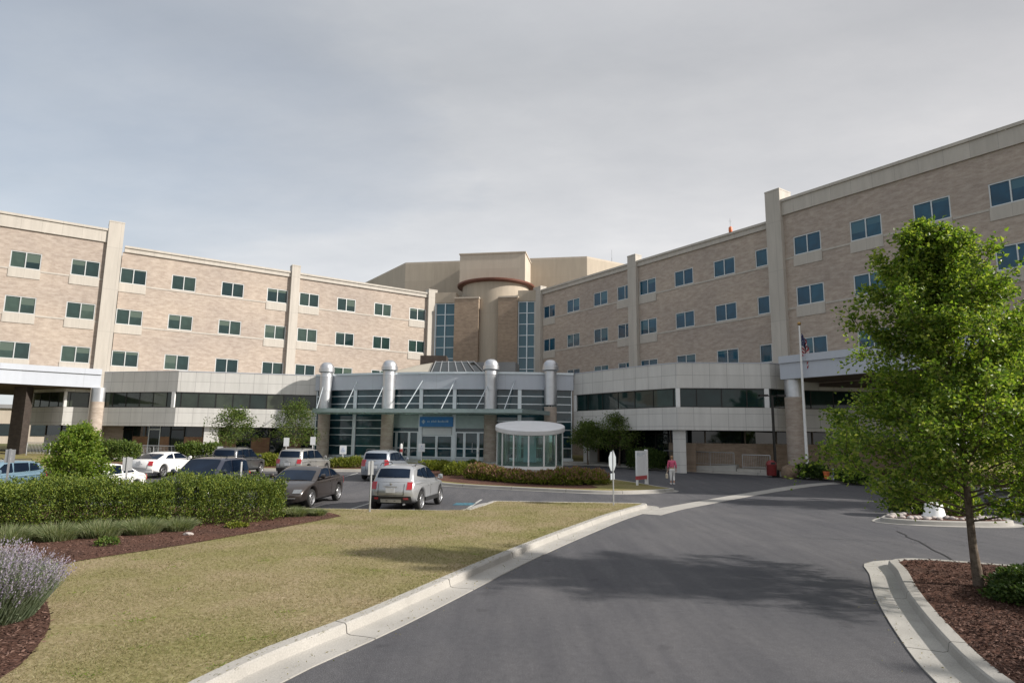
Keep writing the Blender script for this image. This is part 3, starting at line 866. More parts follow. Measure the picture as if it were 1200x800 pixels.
def low_block(label, path, back, zs, posts, pane_w, glass):
    """path runs left to right in front of the block, so the building lies on its left"""
    z0, z1, z2, z3 = zs
    root = thing('clad_block', label, 'building')
    m = MB(); ribbon(m, path, 0, .5, z0, z1); m.build('lower_band', M['white_panel'], root)
    m = MB(); ribbon(m, path, 0, .5, z2, z3 - .06); m.build('upper_band', M['white_panel'], root)
    m = MB(); ribbon(m, path, -.03, .5, z3 - .058, z3); m.build('coping', M['grey_panel'], root)
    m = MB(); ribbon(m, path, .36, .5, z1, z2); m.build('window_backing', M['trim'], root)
    m = MB(); m.prism(mitre(path, .5) + back, z0 + .05, z0 + .2); m.build('soffit', M['soffit'], root)
    m = MB(); m.prism(mitre(path, .5) + back, z3 - .5, z3 - .3); m.build('roof', M['roof_grey'], root)
    L = plen(path); f = MB(); n = max(1, round(L / pane_w)); w = L / n
    ribbon(f, path, .06, .14, z1, z1 + .06); ribbon(f, path, .06, .14, z2 - .06, z2)
    for k in range(n + 1):
        s = min(max(k * w, .04), L - .04); seg = walk(path, max(0, s - .03), min(L, s + .03))
        if len(seg) > 1: ribbon(f, seg, .07, .16, z1 + .06, z2 - .06)
    fr = f.build('window_strip', M['dark_metal'], root)
    for k in range(n):
        seg = walk(path, k * w + .03, (k + 1) * w - .03); p = MB(); ribbon(p, seg, .105, .13, z1 + .05, z2 - .05); p.build('pane', glass, fr)
    for s in posts:
        seg = walk(path, max(0, s - .16), min(L, s + .16)); p = MB(); ribbon(p, seg, -.02, .3, z1 + .002, z2 - .002); p.build('post', M['white_paint'], root)
    return root


def ground_storey(root, path, base, z1, brick, glass_spans, d=0.0):
    """recessed ground floor: brick with a dark clerestory strip and tall glazed openings"""
    L = plen(path)
    xs = sorted({0.0, L} | {v for s in glass_spans for v in s[:2]})
    for a, b in zip(xs, xs[1:]):
        mid = (a + b) / 2; seg = walk(path, a, b)
        if any(s[0] < mid < s[1] for s in glass_spans): continue
        m = MB(); ribbon(m, seg, 0, .3, base - .8, z1 - .95); m.build('ground_floor_wall', brick, root)
    for a, b in zip(xs, xs[1:]):
        mid = (a + b) / 2
        if not any(s[0] < mid < s[1] for s in glass_spans):
            m = MB(); ribbon(m, walk(path, a, b), .06, .2, z1 - .95, z1); m.build('clerestory', M['glass_dark'], root)
    k = .02
    while k < L - .05:
        if not any(s[0] < k < s[1] for s in glass_spans): f = MB(); ribbon(f, walk(path, k, k + .1), .0, .06, z1 - .95, z1); f.build('clerestory_mullion', M['soffit'], root)
        k += 2.9
    for s in glass_spans:
        seg = walk(path, s[0], s[1]); w = MB(); Ls = plen(seg); n = max(1, round(Ls / 1.3))
        for j in range(n + 1):
            c = min(max(j * Ls / n, .05), Ls - .05); ribbon(w, walk(seg, c - .04, c + .04), .0, .14, base - .8, z1)
        ribbon(w, seg, .02, .12, base + 2.3, base + 2.4)
        fr = w.build('glazed_opening', M['dark_metal'] if s[2] else M['alu'], root)
        p = MB(); ribbon(p, seg, .07, .1, base - .8, z1); p.build('pane', M['glass_dark'], fr)


ZS = (3.42, 5.05, 6.42, 8.3)
LP = [(-45.2, 60.2), (-40.4, 57.9), (-37.7, 58.9), (-37.25, 58.3), (-29.55, 56.5), (-18.0, 59.05)]
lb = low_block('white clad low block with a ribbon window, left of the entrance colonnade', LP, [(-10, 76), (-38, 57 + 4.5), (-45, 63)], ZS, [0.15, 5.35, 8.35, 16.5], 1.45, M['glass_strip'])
ground_storey(lb, mitre(LP[3:], 2.2), .8, 3.45, M['brick_orange'], [(0.2, 1.6, 1), (3.3, 4.6, 0), (5.6, 7.2, 1), (11.6, 13.0, 1), (14.6, 16.0, 1), (17.4, 19.3, 1)])
ground_storey(lb, mitre(LP[:3], 1.6), .8, 3.45, M['white_panel'], [(2.4, 5.8, 1)])
for s, w in ((10.3, 1.15),):
    m = MB(); ribbon(m, walk(LP[3:], s, s + w), .35, 1.3, 0, 3.44); m.build('pier', M['white_panel'], lb)

RP = [(5.35, 55.0)] + smooth_line([(6.3, 53.6), (8.4, 50.6), (10.1, 48.3), (12.0, 46.15)], .8) + [(18.6, 45.75), (20.4, 46.7), (25.5, 47.3), (36, 49.5)]
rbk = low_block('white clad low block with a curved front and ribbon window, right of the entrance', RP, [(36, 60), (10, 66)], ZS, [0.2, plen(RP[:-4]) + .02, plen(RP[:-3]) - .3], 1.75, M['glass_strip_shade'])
ground_storey(rbk, mitre(RP, 2.0), .8, 3.45, M['brick_brown'], [(1.0, 8.6, 1)])
for s, w in ((.9, .75), (10.4, 1.25)):
    m = MB(); ribbon(m, walk(RP, s, s + w), .3, 1.2, 0, 3.44); m.build('pier', M['white_panel'], rbk)

# ------------------------------------------------------------------ glazed entrance
ENT = thing('entrance_pavilion', 'curved glass entrance front with a pale blue fascia and four tall round columns', 'building')
# facade line through the bay posts
bays_px = [369, 380.5, 417, 455, 494, 533, 575, 609, 645, 672]


def fy(x):
    return 59.05 + (x + 18.0) * (-.172) - 1.75 * (1 - ((x + 6.3) / 11.7) ** 2)


bays = []
for px in bays_px:
    x = 0.0
    for _ in range(30): x = at(px, 460, fy(x)).x
    bays.append((x, fy(x)))
bays[0] = (-17.95, 58.7); bays[-1] = (5.30, 55.1)
EP = bays
m = MB(); ribbon(m, EP, -.25, .4, 6.82, 8.14); m.build('fascia', M['grey_panel'], ENT)
m = MB(); ribbon(m, EP, -.33, .4, 8.142, 8.32); m.build('coping', M['alu'], ENT)
m = MB(); m.prism(mitre(EP, .4) + [(4, 66), (-12, 72), (-17.5, 66)], 7.55, 7.8); m.build('roof', M['roof_grey'], ENT)
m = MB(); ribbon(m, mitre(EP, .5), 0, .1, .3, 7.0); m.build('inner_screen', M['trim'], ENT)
m = MB(); ribbon(m, EP, -.05, .3, .2, 1.02); m.build('base_course', M['alu'], ENT)
for i, p in enumerate(EP[1:-1]):
    if i in (0, 2, 5, 7): continue
    m = MB(); m.box(p[0] - .15, p[0] + .15, p[1] - .14, p[1] + .06, .8, 6.82); m.build('post', M['alu'], ENT)
Y0 = .96
for i in range(len(EP) - 1):
    a, b = EP[i], EP[i + 1]; seg = [a, b]; L = plen(seg)
    f = MB(); door_bay = i in (3, 4, 5)
    for z in ((6.28, 5.6) if door_bay else (6.28, 5.6, 4.95, 4.15, 3.45, 2.85, 1.9)): ribbon(f, walk(seg, .12, L - .12), -.02, .1, z - .04, z + .04)
    ribbon(f, walk(seg, .1, L - .1), 0, .1, 1.022, 1.09) if not door_bay else None
    for c_ in (.12, L - .12): ribbon(f, walk(seg, c_ - .04, c_ + .04), -.015, .095, 1.09 if not door_bay else 4.63, 6.82)
    fr = f.build('glazed_bay', M['alu'], ENT)
    g = MB(); ribbon(g, walk(seg, .05, L - .05), .03, .06, .9, 6.83); g.build('pane', M['glass_entrance'], fr)
    if door_bay:
        t = MB(); ribbon(t, walk(seg, .14, L - .14), -.06, .02, 3.5, 4.62); t.build('transom_panel', M['alu_green'], ENT)
        if i == 4:
            t = MB(); ribbon(t, walk(seg, .2, L - .2), -.07, .02, 2.92, 3.495); t.build('door_header', M['sign_white'], ENT)
        zt = 2.9 if i == 4 else 3.2
        for s0, s1, dd in ((.1, L / 2, 1), (L / 2, L - .1, 1)) if i == 4 else ((.15, L * .3, 0), (L * .3, L * .68, 1), (L * .68, L - .15, 0)):
            d = MB()
            for c in (s0 + .055, s1 - .055): ribbon(d, walk(seg, c - .05, c + .05), -.05, .04, .9, zt - .1)
            ribbon(d, walk(seg, s0 + .005, s1 - .005), -.05, .04, zt - .1, zt)
            ribbon(d, walk(seg, s0 + .105, s1 - .105), -.05, .04, 1.75, 1.83)
            ribbon(d, walk(seg, s0 + .105, s1 - .105), -.05, .04, .9, 1.1)
            dr = d.build('door' if dd else 'sidelight', M['alu'], ENT)
        h = MB(); q = walk(seg, L * .52, L * .54)[0]; h.tube([(q[0], q[1] - .14, 1.5), (q[0], q[1] - .14, 2.3)], .025, 6); h.build('handle', M['steel'], dr)
cols = []
for px, dome in ((381, 0), (455, 0), (575, 0), (645, 0)):
    Yc = None; x = 0
    for _ in range(30):
        Yc = fy(x) - .75; x = at(px, 470, Yc).x
    cols.append((x, Yc))
for k, (x, y) in enumerate(cols):
    b = MB(); b.lathe([(.53, .3), (.53, 5.35)], (x, y, 0), 28); sh = b.build('column', M['brick_tan'], ENT, smooth=40)
    s = MB()
    prof = [(.55, 5.0 if k < 2 else 5.5)]
    z = 5.4 if k < 2 else 5.7
    if k == 2: prof = [(.55, 5.1)]; z = 5.4
    while z < 8.1:
        prof += [(.55, z - .03), (.562, z - .02), (.562, z + .02), (.55, z + .03)]; z += 1.3
    prof += [(.52, 8.2), (.52, 8.35), (.60, 8.4), (.70, 8.45), (.70, 8.75), (.63, 8.8), (.60, 9.0), (.46, 9.2), (.3, 9.31), (0.02, 9.34)]
    s.lathe(prof, (x, y, 0), 32, cap=False); s.build('metal_cowl', M['steel'], sh, smooth=35)
# sign over the doors: blue box with a pale emblem and a line of letters too small to read
a, b = EP[4], EP[5]; seg = [a, b]; L = plen(seg)
sg = MB(); ribbon(sg, walk(seg, -0.0 + .02, L - .02), -.34, -.08, 3.62, 4.45); sgo = sg.build('fascia_sign', M['blue_sign'], ENT)
lt = MB(); rr = random.Random(2)
ribbon(lt, walk(seg, .22, .52), -.36, -.335, 3.98, 4.09); ribbon(lt, walk(seg, .31, .43), -.363, -.336, 3.86, 4.2)
s = .72
while s < L - .3:
    w = rr.uniform(.05, .09); ribbon(lt, walk(seg, s, s + w), -.36, -.335, 3.98, 3.98 + rr.choice((.12, .12, .17))); s += w + rr.choice((.05, .05, .14))
lt.build('lettering', M['blue_white'], sgo)

# canopy: steel frame and glass held by tie rods from the fascia
CAN = thing('entrance_canopy', 'grey green steel and glass canopy hung on slanting tie rods over the entrance doors', 'canopy')
fwd = Vector((-.20, -.98, 0))
base = [Vector((x, fy(x), 0)) for x in (-17.0, 3.4)]
cl = Vector((at(367, 480, 52.6).x, 52.6, 0)); cr = Vector((at(612, 480, 49.6).x, 49.6, 0)); br = Vector((at(643, 485, 54).x, 53.4, 0)); bl = Vector((-17.2, 57.6, 0))
zc = 4.78
m = MB()
for a, b in ((cl, cr), (cr, br), (cl, bl)):
    m.bar((a.x, a.y, zc), (b.x, b.y, zc), .16, .30)
m.build('edge_beam', M['alu_green'], CAN)
n = 12
for k in range(n + 1):
    t = k / n; f_ = cl.lerp(cr, t); bk = bl.lerp(br, t); bk = Vector((bk.x, min(fy(bk.x) - .35, bk.y), 0))
    m = MB(); m.bar((f_.x + .02, f_.y + .09, zc - .06), (bk.x, bk.y, zc - .06), .08, .2); m.build('rafter', M['alu_green'], CAN)
for q in (.33, .66):
    A_, B_ = cl.lerp(bl, q), cr.lerp(br, q); m = MB(); m.bar((A_.x + .1, A_.y, zc - .12), (B_.x - .1, B_.y, zc - .12), .1, .12); m.build('purlin', M['alu_green'], CAN)
gm, gnt, gb = nodes('canopy glass'); gb.inputs['Base Color'].default_value = (.55, .72, .68, 1); gb.inputs['Transmission Weight'].default_value = .85; gb.inputs['Roughness'].default_value = .12; gb.inputs['IOR'].default_value = 1.3
M['glass_canopy'] = gm
m = MB(); q = [cl, cr, br, bl]; m.prism([(p.x, p.y) for p in q], zc + .155, zc + .18); m.build('glass_roof', gm, CAN)
for px_t, px_b in ((380, 371), (418, 405), (452, 440), (495, 478), (533, 520), (574, 560), (603, 592)):
    x = 0
    for _ in range(20): x = at(px_t, 447, fy(x) - .3).x
    t0 = Vector((x, fy(x) - .3, 7.55))
    x2 = 0
    k = (px_b - 367) / (612 - 367); bpt = cl.lerp(cr, min(max(k, .01), .99)); 
    m = MB(); m.tube([t0, (bpt.x, bpt.y + .1, zc + .14)], .04, 8); m.build('tie_rod', M['alu'], CAN)

# skylight and plant on the low roof behind the fascia
SKY = thing('skylight', 'sloped glass skylight with white bars on the low roof behind the fascia', 'skylight')
z0, z1 = 7.82, 10.6
A1, A2 = at(500, 438, 62), at(590, 438, 62); A1 = Vector((A1.x, 62, z0)); A2 = Vector((-1.6, 61, z0)); Bk = 71
T1, T2 = Vector((-8.0, 67, z1)), Vector((-4.0, 66.5, z1))
g = MB(); g.face([A1, A2, T2, T1]); g.face([A2, (A2.x + 1.5, Bk, z0), T2]); g.face([A1, T1, (A1.x - 2.5, Bk, z0)]); g.face([T1, T2, (A2.x + 1.5, Bk, z0), (A1.x - 2.5, Bk, z0)])
g.build('glass', M['glass_dark'], SKY)
fr = MB()
for k in range(7):
    t = k / 6; fr.bar(A1.lerp(A2, t) + Vector((0, -.05, .06)), T1.lerp(T2, t) + Vector((0, -.05, .06)), .08, .08)
fr.bar(T1, T2, .12); fr.bar(A1 + Vector((0, 0, .05)), A2 + Vector((0, 0, .05)), .14)
fr.bar(T1, (A1.x - 2.5, Bk, z0), .14); fr.bar(T2, (A2.x + 1.5, Bk, z0), .14)
fr.build('bar', M['steel_dull'], SKY)
RT = thing("hipped_roof", "low tan metal roof slope running down to the left of the skylight", "roof")
m = MB(); m.face([(-17.2, 63.5, 7.82), (A1.x - .15, 62.2, 7.82), (T1.x - .3, 67.2, z1 - .05), (T1.x - 2.2, 69.5, z1 - .05)]); m.face([(-17.2, 63.5, 7.82), (T1.x - 2.2, 69.5, z1 - .05), (-15, 74, 7.82)])
m.face([(A1.x - .15, 62.2, 7.82), (T1.x - .3, 67.2, z1 - .05), (T1.x - 2.2, 69.5, z1 - .05), (-15, 74, 7.82)])
m.build('slope', M['roof_tan'], RT)
m = MB(); m.box(-10.2, -7.3, 70.6, 73, 7.8, 11.75); m.build('upstand', M['brick_dark'], RT)
PL = thing('rooftop_unit', 'plain grey rooftop plant box standing right of the skylight', 'plant box', (-1.2, 68, 7.8), R(-9))
m = MB(); m.box(-3.0, 1.6, 0, 3, 0, 3.0); m.build('casing', M['roof_grey'], PL)
m = MB(); m.box(1.8, 5.2, -1.2, 1, 0, .9); m.build('low_duct', M['alu'], PL)


# ------------------------------------------------------------------ porte-cocheres either side
def porte(label, line, depth, z0, z1, thick):
    root = thing('drive_canopy', label, 'canopy')
    m = MB(); ribbon(m, line, 0, .35, z0, z1 - .5); m.build('fascia', M['grey_panel'], root)
    m = MB(); ribbon(m, line, -.12, .35, z1 - .498, z1); m.build('coping', M['grey_panel'], root)
    back = list(reversed(mitre(line, depth)))
    m = MB(); m.prism(mitre(line, .35) + back, z0 + .02, z0 + .25); m.build('soffit', M['soffit'], root)
    m = MB(); m.prism(mitre(line, .35) + back, z1 - .45, z1 - .25); m.build('roof', M['roof_grey'], root)
    m = MB(); ribbon(m, list(reversed(back)), -.3, 0, z0, z1 - .5); m.build('rear_fascia', M['grey_panel'], root)
    return root


lline = [(-60, 36.5), (-52.5, 44.5), (-46.5, 50.6), (-42.0, 54.6), (-37.45, 58.15)]
pl = porte('white curved drive canopy crossing the left edge on a dark brick pier', lline, 7.5, 6.8, 8.5, .3)
x0, x1 = at(10, 500, 56).x, at(31, 500, 56).x
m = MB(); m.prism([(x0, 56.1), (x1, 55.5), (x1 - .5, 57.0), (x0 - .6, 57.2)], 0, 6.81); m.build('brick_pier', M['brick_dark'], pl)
cx = at(114, 480, 58.35).x
m = MB(); m.lathe([(.66, 0), (.66, 5.55)], (cx, 58.35, 0), 24); c_ = m.build('column', M['brick_tan'], pl, smooth=40)
m = MB(); m.lathe([(.66, 5.552), (.66, 6.81)], (cx, 58.35, 0), 24); m.build('metal_collar', M['steel'], c_, smooth=40)
rline = [(18.95, 44.85), (24.7, 36.6), (29.3, 29.9), (33.0, 24.5)]
pr = porte('grey drive canopy running along the shaded wing behind the maple', rline, 8.0, 7.0, 8.62, .3)
cx = at(931.5, 480, 44.9).x
m = MB(); m.lathe([(.64, 0), (.64, 5.75)], (cx, 44.9, 0), 24); c_ = m.build('column', M['brick_tan'], pr, smooth=40)
m = MB(); m.lathe([(.62, 5.752), (.62, 7.01)], (cx, 44.9, 0), 24); m.build('metal_collar', M['steel'], c_, smooth=40)
m = MB(); m.lathe([(.64, 0), (.64, 7.01)], (31.2, 29.4, 0), 24); m.build('column', M['brick_tan'], pr, smooth=40)

# pale building glimpsed under the left canopy
fb = thing('distant_building', 'pale building glimpsed far off under the left canopy', 'building', (-92, 118, 0), R(20))
m = MB(); m.box(-14, 14, 0, 12, 0, 7.2); m.build('wall', M['stucco_light'], fb)
m = MB(); m.box(-14.3, 14.3, -.4, 12.3, 7.202, 7.9); m.build('roof', M['roof_grey'], fb)
for k in range(5):
    m = MB(); m.box(-11.5 + k * 5, -9.2 + k * 5, -.06, .1, 2.2, 4.4); m.build('window', M['glass_dark'], fb)
# ------------------------------------------------------------------ plants
class Leaves:
    """many small leaf faces gathered into one crown mesh"""
    def __init__(self, seed=1):
        self.r = random.Random(seed); self.v = []; self.f = []

    def leaf(self, p, d, L, w, curl=.25):
        r = self.r
        d = Vector(d)
        if d.length < 1e-6: d = Vector((0, 0, 1))
        d.normalize()
        s = d.cross(Vector((r.gauss(0, 1), r.gauss(0, 1), r.gauss(0, 1))))
        if s.length < 1e-6: return
        s.normalize(); n = s.cross(d)
        n0 = len(self.v); q = d * L; c = n * (L * curl)
        self.v += [tuple(p), tuple(p + q * .45 + s * w + c), tuple(p + q), tuple(p + q * .45 - s * w + c)]
        self.f.append((n0, n0 + 1, n0 + 2, n0 + 3))

    def blade(self, p, d, L, w, bend=(0, 0, -.3), mid=.55):
        d = Vector(d).normalized(); r = self.r
        s = d.cross(Vector((r.gauss(0, 1), r.gauss(0, 1), .1))).normalized() * w
        n0 = len(self.v); m = p + d * (L * mid); e = p + d * L + Vector(bend) * L
        self.v += [tuple(p - s), tuple(p + s), tuple(m + s * .8), tuple(m - s * .8), tuple(e)]
        self.f += [(n0, n0 + 1, n0 + 2, n0 + 3), (n0 + 3, n0 + 2, n0 + 4)]

    def build(self, name, mat, parent=None):
        me = bpy.data.meshes.new(name); me.from_pydata(self.v, [], self.f); me.materials.append(mat)
        o = bpy.data.objects.new(name, me); COL.objects.link(o)
        if parent is not None: o.parent = parent
        return o


def make_tree(root, H, r0, base_h, R_at, n_limb, seed, leaf, mat, per=16, lean=(0, 0), up=.85, twigs=8, clump=.30, limb_r=.32):
    """tapered trunk, limbs that fork into twigs, and leaves gathered round the twigs; R_at(t) = crown radius at relative height"""
    rd = random.Random(seed); T = MB(); LV = Leaves(seed + 5)
    trunk = [Vector((lean[0] * z + .05 * math.sin(z * 1.3 + seed), lean[1] * z + .05 * math.cos(z * 1.1 + seed), z)) for z in [H * .93 * i / 10 for i in range(11)]]
    rad = [r0 * (1.35 if i == 0 else 1) * (1 - .92 * (i / 10) ** .9) + .012 for i in range(11)]
    T.tube(trunk, rad, 10)

    def on_trunk(z):
        i = min(9, int(z / (H * .093))); t = z / (H * .093) - i
        return trunk[i].lerp(trunk[i + 1], t)
    ang = rd.uniform(0, 6.28)
    for k in range(n_limb):
        t = (k + .5) / n_limb
        z = base_h + (H * .90 - base_h) * t ** 1.05
        ang += 2.399 + rd.uniform(-.35, .35)
        rel = (z - base_h) / (H - base_h)
        reach = R_at(min(1, rel + .10))
        for _ in range(3): reach = .5 * reach + .5 * R_at(min(1, rel + .75 * up * reach / (H - base_h)))
        reach *= rd.uniform(.68, 1.12)
        rise = up * reach * rd.uniform(.55, 1.25) * (1 - .62 * (1 - rel) ** 2)
        rise = min(rise, H * 1.0 - z)
        a = on_trunk(z); e = a + Vector((math.cos(ang) * reach, math.sin(ang) * reach, rise))
        mid = a.lerp(e, .5) + Vector((0, 0, -.06 * reach)) + Vector((rd.uniform(-.1, .1), rd.uniform(-.1, .1), 0)) * reach
        rr = max(.012, r0 * limb_r * (1 - .75 * rel))
        T.tube([a, mid, e], [rr, rr * .6, rr * .16], 5)
        for j in range(twigs):
            s = .22 + .80 * (j + rd.random()) / twigs
            p = (a.lerp(mid, s * 2) if s < .5 else mid.lerp(e, min(1, (s - .5) * 2)))
            out = (e - a).normalized()
            d = (out * .7 + Vector((rd.gauss(0, 1), rd.gauss(0, 1), rd.gauss(.35, .7))) * .75).normalized()
            L = reach * rd.uniform(.16, .36) * (1.15 - .35 * s)
            q = p + d * L
            T.tube([p, q], [rr * .25 + .004, .004], 4, cap=False)
            nl = int(per * rd.uniform(.55, 1.4))
            for _ in range(nl):
                u = rd.uniform(.25, 1.12)
                c = p.lerp(q, u) + Vector((rd.gauss(0, 1), rd.gauss(0, 1), rd.gauss(0, .8))) * (clump * (.45 + .3 * L))
                o = (c - a); o = Vector((o.x, o.y, o.z * .4)).normalized()
                ld = o * .55 + Vector((rd.gauss(0, .7), rd.gauss(0, .7), rd.gauss(-.2, .55)))
                LV.leaf(c, ld, leaf * rd.choice((.55, .75, .9, 1.0, 1.15, 1.45)), leaf * rd.uniform(.26, .42))
    tr = T.build('trunk', M['bark'], root, smooth=60)
    LV.build('crown', mat, root)


MAPLE = 'young maple with a bright green crown on a leaning trunk in the right mulch bed'
mp_root = thing('maple_tree', MAPLE, 'tree', (8.33, 11.75, .14))
def prof(t):
    pts = ((0, 1.75), (.08, 2.1), (.24, 2.5), (.38, 2.48), (.5, 2.12), (.62, 1.62), (.74, 1.0), (.84, .52), (.92, .26), (1, .06))
    for (a, b), (c, d) in zip(pts, pts[1:]):
        if a <= t <= c: return b + (d - b) * (t - a) / (c - a)
    return pts[0][1] if t < 0 else pts[-1][1]


make_tree(mp_root, 7.1, .060, 1.08, prof, 96, 11, .080, M['leaf_maple'], per=66, lean=(-.045, .02), up=1.15, twigs=12, clump=.17)

# two more street trees, outside the picture on the right, whose shade falls on the drive
for k, (x, y, rz, s, lab) in enumerate(((14.7, 4.5, 1.2, .95, 'leafy street tree just beyond the right edge, shading the near kerb'), (21.5, 26.4, 2.6, 1.15, 'leafy street tree beyond the stone edged island, shading the drive'))):
    c = copy_tree(mp_root); c.location = (x, y, .1); c.rotation_euler = (0, 0, rz); c.scale = (s, s, s); c['label'] = lab; c['group'] = 'street trees along the drive'
mp_root['group'] = 'street trees along the drive'

t = thing('shrub_tree', 'rounded light green young tree rising behind the long clipped hedge', 'tree', (-14.45, 21.6, .14))
make_tree(t, 2.85, .05, .35, lambda t: 1.05 * math.sin(math.pi * min(1, t * .78 + .25)) ** .7, 40, 23, .085, M['leaf_lime'], per=42, twigs=10, clump=.20, up=.8)
for px, H, Rr, sd, lab, mat in ((275, 4.2, 1.75, 31, 'small spreading tree against the white block, with an open light crown', 'leaf_mid'), (345, 4.9, 1.75, 37, 'small dense tree beside the first entrance column', 'leaf_mid'),
                               (689, 3.4, 1.35, 41, 'low shaded tree behind the drum shelter', 'leaf_mid'), (726, 4.1, 1.75, 43, 'broad shaded tree standing in front of the dark recess', 'leaf_mid')):
    Y = 51.6 if px < 400 else (51.8 if px < 700 else 50.6)
    p = at(px, 520, Y)
    t = thing('ornamental_tree', lab, 'tree', (p.x, Y, gz(Y) + .13))
    make_tree(t, H - (0 if px < 400 else 0), .06, 1.3, lambda t, Rr=Rr: Rr * math.sin(math.pi * min(1, t * .7 + .28)) ** .7, 32, sd, .14, M[mat], per=17, twigs=8, clump=.40, up=.55)


def mound(root, rx, ry, h, n, leaf, mat, seed, top_mat=None, top_n=0, spiky=.4, core=True, flat=.0):
    """rounded shrub: leaf shell over a twiggy heart"""
    rd = random.Random(seed); LV = Leaves(seed); off = Vector((rd.uniform(0, 50), rd.uniform(0, 50), 3))
    def surf(th, ph):
        d = Vector((math.cos(th) * math.cos(ph), math.sin(th) * math.cos(ph), math.sin(ph)))
        k = 1 + .20 * noise.noise(d * 1.9 + off) + .12 * noise.noise(d * 4.5 + off)
        e = .55 if flat else 1.0
        zz = math.copysign(abs(d.z) ** (e if flat else .85), d.z)
        return Vector((d.x * rx * k, d.y * ry * k, max(0, zz * h * k))), d
    for i in range(n):
        th = rd.uniform(0, 6.283); ph = math.asin(rd.uniform(0, 1) ** .9)
        p, d = surf(th, ph)
        p *= rd.uniform(.72, 1.06); p.z = max(.03, p.z)
        LV.leaf(p, d * .6 + Vector((rd.gauss(0, .55), rd.gauss(0, .55), rd.gauss(spiky, .5))), leaf * rd.uniform(.7, 1.3), leaf * .34)
    LV.build('foliage', M[mat], root)
    if top_n:
        L2 = Leaves(seed + 9)
        for i in range(top_n):
            th = rd.uniform(0, 6.283); ph = math.asin(rd.uniform(.25, 1)); p, d = surf(th, ph)
            p *= rd.uniform(.95, 1.12)
            L2.leaf(p, d * .3 + Vector((rd.gauss(0, .3), rd.gauss(0, .3), 1)), leaf * rd.uniform(.8, 1.4), leaf * .3)
        L2.build('flower_head', M[top_mat], root)
    if core:
        T = MB()
        for k in range(7):
            a = rd.uniform(0, 6.28); q = rd.uniform(.3, .75)
            T.tube([(rd.uniform(-.05, .05), rd.uniform(-.05, .05), 0), (math.cos(a) * rx * q * .5, math.sin(a) * ry * q * .5, h * .45), (math.cos(a) * rx * q, math.sin(a) * ry * q, h * .8)], [.022, .015, .006], 4, cap=False)
        T.build('stem', M['bark'], root)


def hedge(name, label, line, hw, h, n, leaf, mat, seed, base=.13, cat='hedge', group=None):
    """clipped hedge following a ground line: leafy skin on a rounded box section"""
    root = thing(name, label, cat, group=group); rd = random.Random(seed); LV = Leaves(seed)
    P = smooth_line(line, .25); ns = normals2(P, False); cum = [0]
    for a, b in zip(P, P[1:]): cum.append(cum[-1] + math.hypot(b[0] - a[0], b[1] - a[1]))
    for _ in range(n):
        i = rd.randrange(len(P)); nn = ns[i]; x, y = P[i]; x += rd.uniform(-.15, .15); y += rd.uniform(-.15, .15)
        a = rd.uniform(-.25, math.pi + .25)
        cx, sz = math.cos(a), math.sin(a)
        k = .55
        ex, ez = math.copysign(abs(cx) ** k, cx), (abs(sz) ** k if sz > 0 else 0)
        wob = 1 + .26 * noise.noise(Vector((x * 1.1, y * 1.1, a * 1.2))) + .15 * noise.noise(Vector((x * 3.1, y * 3.1, a * 3)))
        s = (rd.uniform(.80, 1.05) if rd.random() < .93 else rd.uniform(1.0, 1.15)) * wob
        endk = min(1, .35 + min(cum[i], cum[-1] - cum[i]) / .9); 
        px, py = x + nn.x * ex * hw * s * endk, y + nn.y * ex * hw * s * endk
        z = gz(py) + base + max(.02, (ez * h if sz > 0 else rd.uniform(0, .3) * h) * s * (.72 + .28 * endk))
        if abs(ex) > .8: z = gz(py) + base + rd.random() ** .9 * h * .95 * s
        out = Vector((nn.x * ex * .7, nn.y * ex * .7, .35 + .5 * ez))
        LV.leaf(Vector((px, py, z)), out + Vector((rd.gauss(0, .5), rd.gauss(0, .5), rd.gauss(.15, .45))), leaf * rd.uniform(.7, 1.4), leaf * .26)
    LV.build('foliage', M[mat], root)
    T = MB()
    for i in range(2, len(P) - 2, 2):
        x, y = P[i]
        for _ in range(2):
            ox, oy = rd.uniform(-.6, .6) * hw, rd.uniform(-.3, .3); g = gz(y) + base - .02
            T.tube([(x + ox * .4, y + oy * .4, g), (x + ox, y + oy, g + h * .85)], [.03, .008], 4, cap=False)
    core = MB()
    ribbon(core, P[2:-2:3] if len(P) > 12 else P, -hw * .62, hw * .62, base, base + h * .72) if False else None
    T.build('stem', M['bark'], root)
    return root


